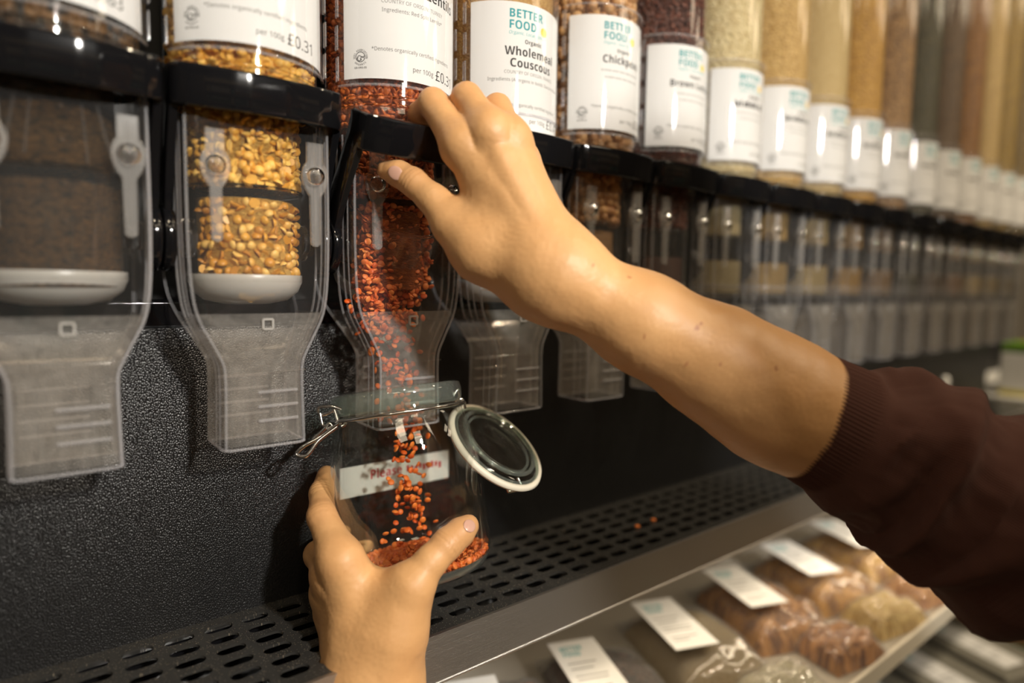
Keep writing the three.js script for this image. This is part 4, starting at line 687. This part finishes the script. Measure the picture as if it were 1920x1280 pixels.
// ------------------------------------------------------------------ lamps
function spot(p, target, intensity, col, angle, radius, blend = 0.6) {
  const l = new THREE.SpotLight(col, intensity, 0, angle, blend, 2); l.position.copy(p); l.target.position.copy(target); l.castShadow = true; l.shadow.radius = radius / 0.02; l.shadow.mapSize.set(2048, 2048); l.shadow.camera.near = 0.05; l.shadow.camera.far = 8; scene.add(l, l.target); return l;
}
const WARM = lin(1, 0.82, 0.58), KEYC = lin(1, 0.95, 0.87);
{ // lamp head on a stand behind the camera
  const dir = V(0.0, -0.02, -0.02).sub(KEY).normalize(), q = new THREE.Quaternion().setFromUnitVectors(new THREE.Vector3(0, 0, 1), dir);
  const s = thing('lamp_stand', 'small photo lamp on a black light stand behind the camera', 'lamp', new THREE.Vector3(KEY.x, 0, KEY.z + 0.04));
  part('pole', new THREE.CylinderGeometry(0.012, 0.015, KEY.y - 0.06, 14).translate(0, (KEY.y - 0.06) / 2, 0.02), M.blackMatte, s);
  for (let i = 0; i < 3; i++) { const a = i * 2.094; part('foot', polyTube([new THREE.Vector3(0, 0.3, 0.02), new THREE.Vector3(0.35 * Math.cos(a), 0.012, 0.02 + 0.35 * Math.sin(a))], 0.01, 8), M.blackMatte, s); }
  const h = new THREE.Group(); h.name = 'head'; s.add(h); h.position.set(0, KEY.y, -0.04); h.quaternion.copy(q);
  part('shell', lathe([[0, -0.09], [0.035, -0.09], [0.042, -0.05], [0.058, -0.004], [0.056, -0.004], [0.04, -0.05], [0, -0.055]], 36).rotateX(Math.PI / 2), M.blackMatte, h);
  part('glowing_face', new THREE.CircleGeometry(0.05, 36).translate(0, 0, -0.006), S({ color: 0xffffff, emissive: KEYC, emissiveIntensity: 12 }), h);
  spot(KEY.clone().addScaledVector(dir, 0.045), V(0.0, -0.02, -0.02), KEY_I, KEYC, 0.75, 0.04);
}
for (const [x, z, st] of TRACK) {
  const p = new THREE.Vector3(x, CEIL - 0.16, z), tg = V(x + 0.05, 0.05, -0.03), dir = tg.clone().sub(p).normalize(), q = new THREE.Quaternion().setFromUnitVectors(new THREE.Vector3(0, 0, 1), dir);
  const s = thing('ceiling_spotlight', 'black track spotlight under the ceiling aimed at the dispensers', 'spotlight', p.clone(), 'track spotlights');
  part('stem', new THREE.CylinderGeometry(0.01, 0.01, 0.16, 10).translate(0, 0.08, 0), M.blackMatte, s);
  const h = new THREE.Group(); h.name = 'head'; s.add(h); h.quaternion.copy(q);
  part('shell', lathe([[0, -0.1], [0.04, -0.1], [0.05, 0.03], [0.047, 0.03], [0.036, -0.03], [0, -0.04]], 28).rotateX(Math.PI / 2), M.blackMatte, h);
  part('glowing_face', new THREE.CircleGeometry(0.046, 28).translate(0, 0, 0.024), S({ color: 0xffffff, emissive: WARM, emissiveIntensity: 8 }), h);
  spot(p.clone().addScaledVector(dir, 0.04), tg, TRACK_I * st, WARM, 0.85, 0.05);
}
{ // light strip under the front of the tray, over the bags
  const w = 1.7, s = thing('shelf_light_strip', 'slim warm light strip under the tray above the bags', 'light', V(0.62, TRAY - 0.0395, 0.03));
  part('channel', box(w, 0.006, 0.012, 0, 0.0015, 0, 0.001), M.white, s); part('glowing_face', box(w, 0.001, 0.009, 0, -0.002, 0), S({ color: 0xffffff, emissive: WARM, emissiveIntensity: 5 }), s);
  const l = new THREE.RectAreaLight(WARM, STRIP_I, w, 0.009); l.position.copy(V(0.62, TRAY - 0.043, 0.03)); l.lookAt(0.62, 0, 0.03); scene.add(l);
}
{ // unseen ceiling panels added as fill light over the aisle
  for (const [x, z] of [[-1.2, 1.9], [-0.1, 2.5], [1.0, 1.9], [2.1, 2.5], [3.2, 1.9]]) {
    const s = thing('ceiling_panel_light', 'added unseen fill panel in the ceiling over the aisle', 'light', new THREE.Vector3(x, CEIL - 0.02, z), 'added fill panels');
    part('frame', box(0.64, 0.03, 0.64, 0, 0.005, 0, 0.004), M.white, s);
    part('glowing_face', box(0.6, 0.004, 0.6, 0, -0.012, 0), S({ color: 0xffffff, emissive: WARM, emissiveIntensity: 3 }), s);
    const l = new THREE.RectAreaLight(WARM, 4.6, 0.6, 0.6); l.position.set(x, CEIL - 0.04, z); l.lookAt(x, 0, z); scene.add(l);
  }
}
scene.traverse(o => { if (o.isMesh) o.castShadow = o.receiveShadow = true; });
renderer.render(scene, camera);
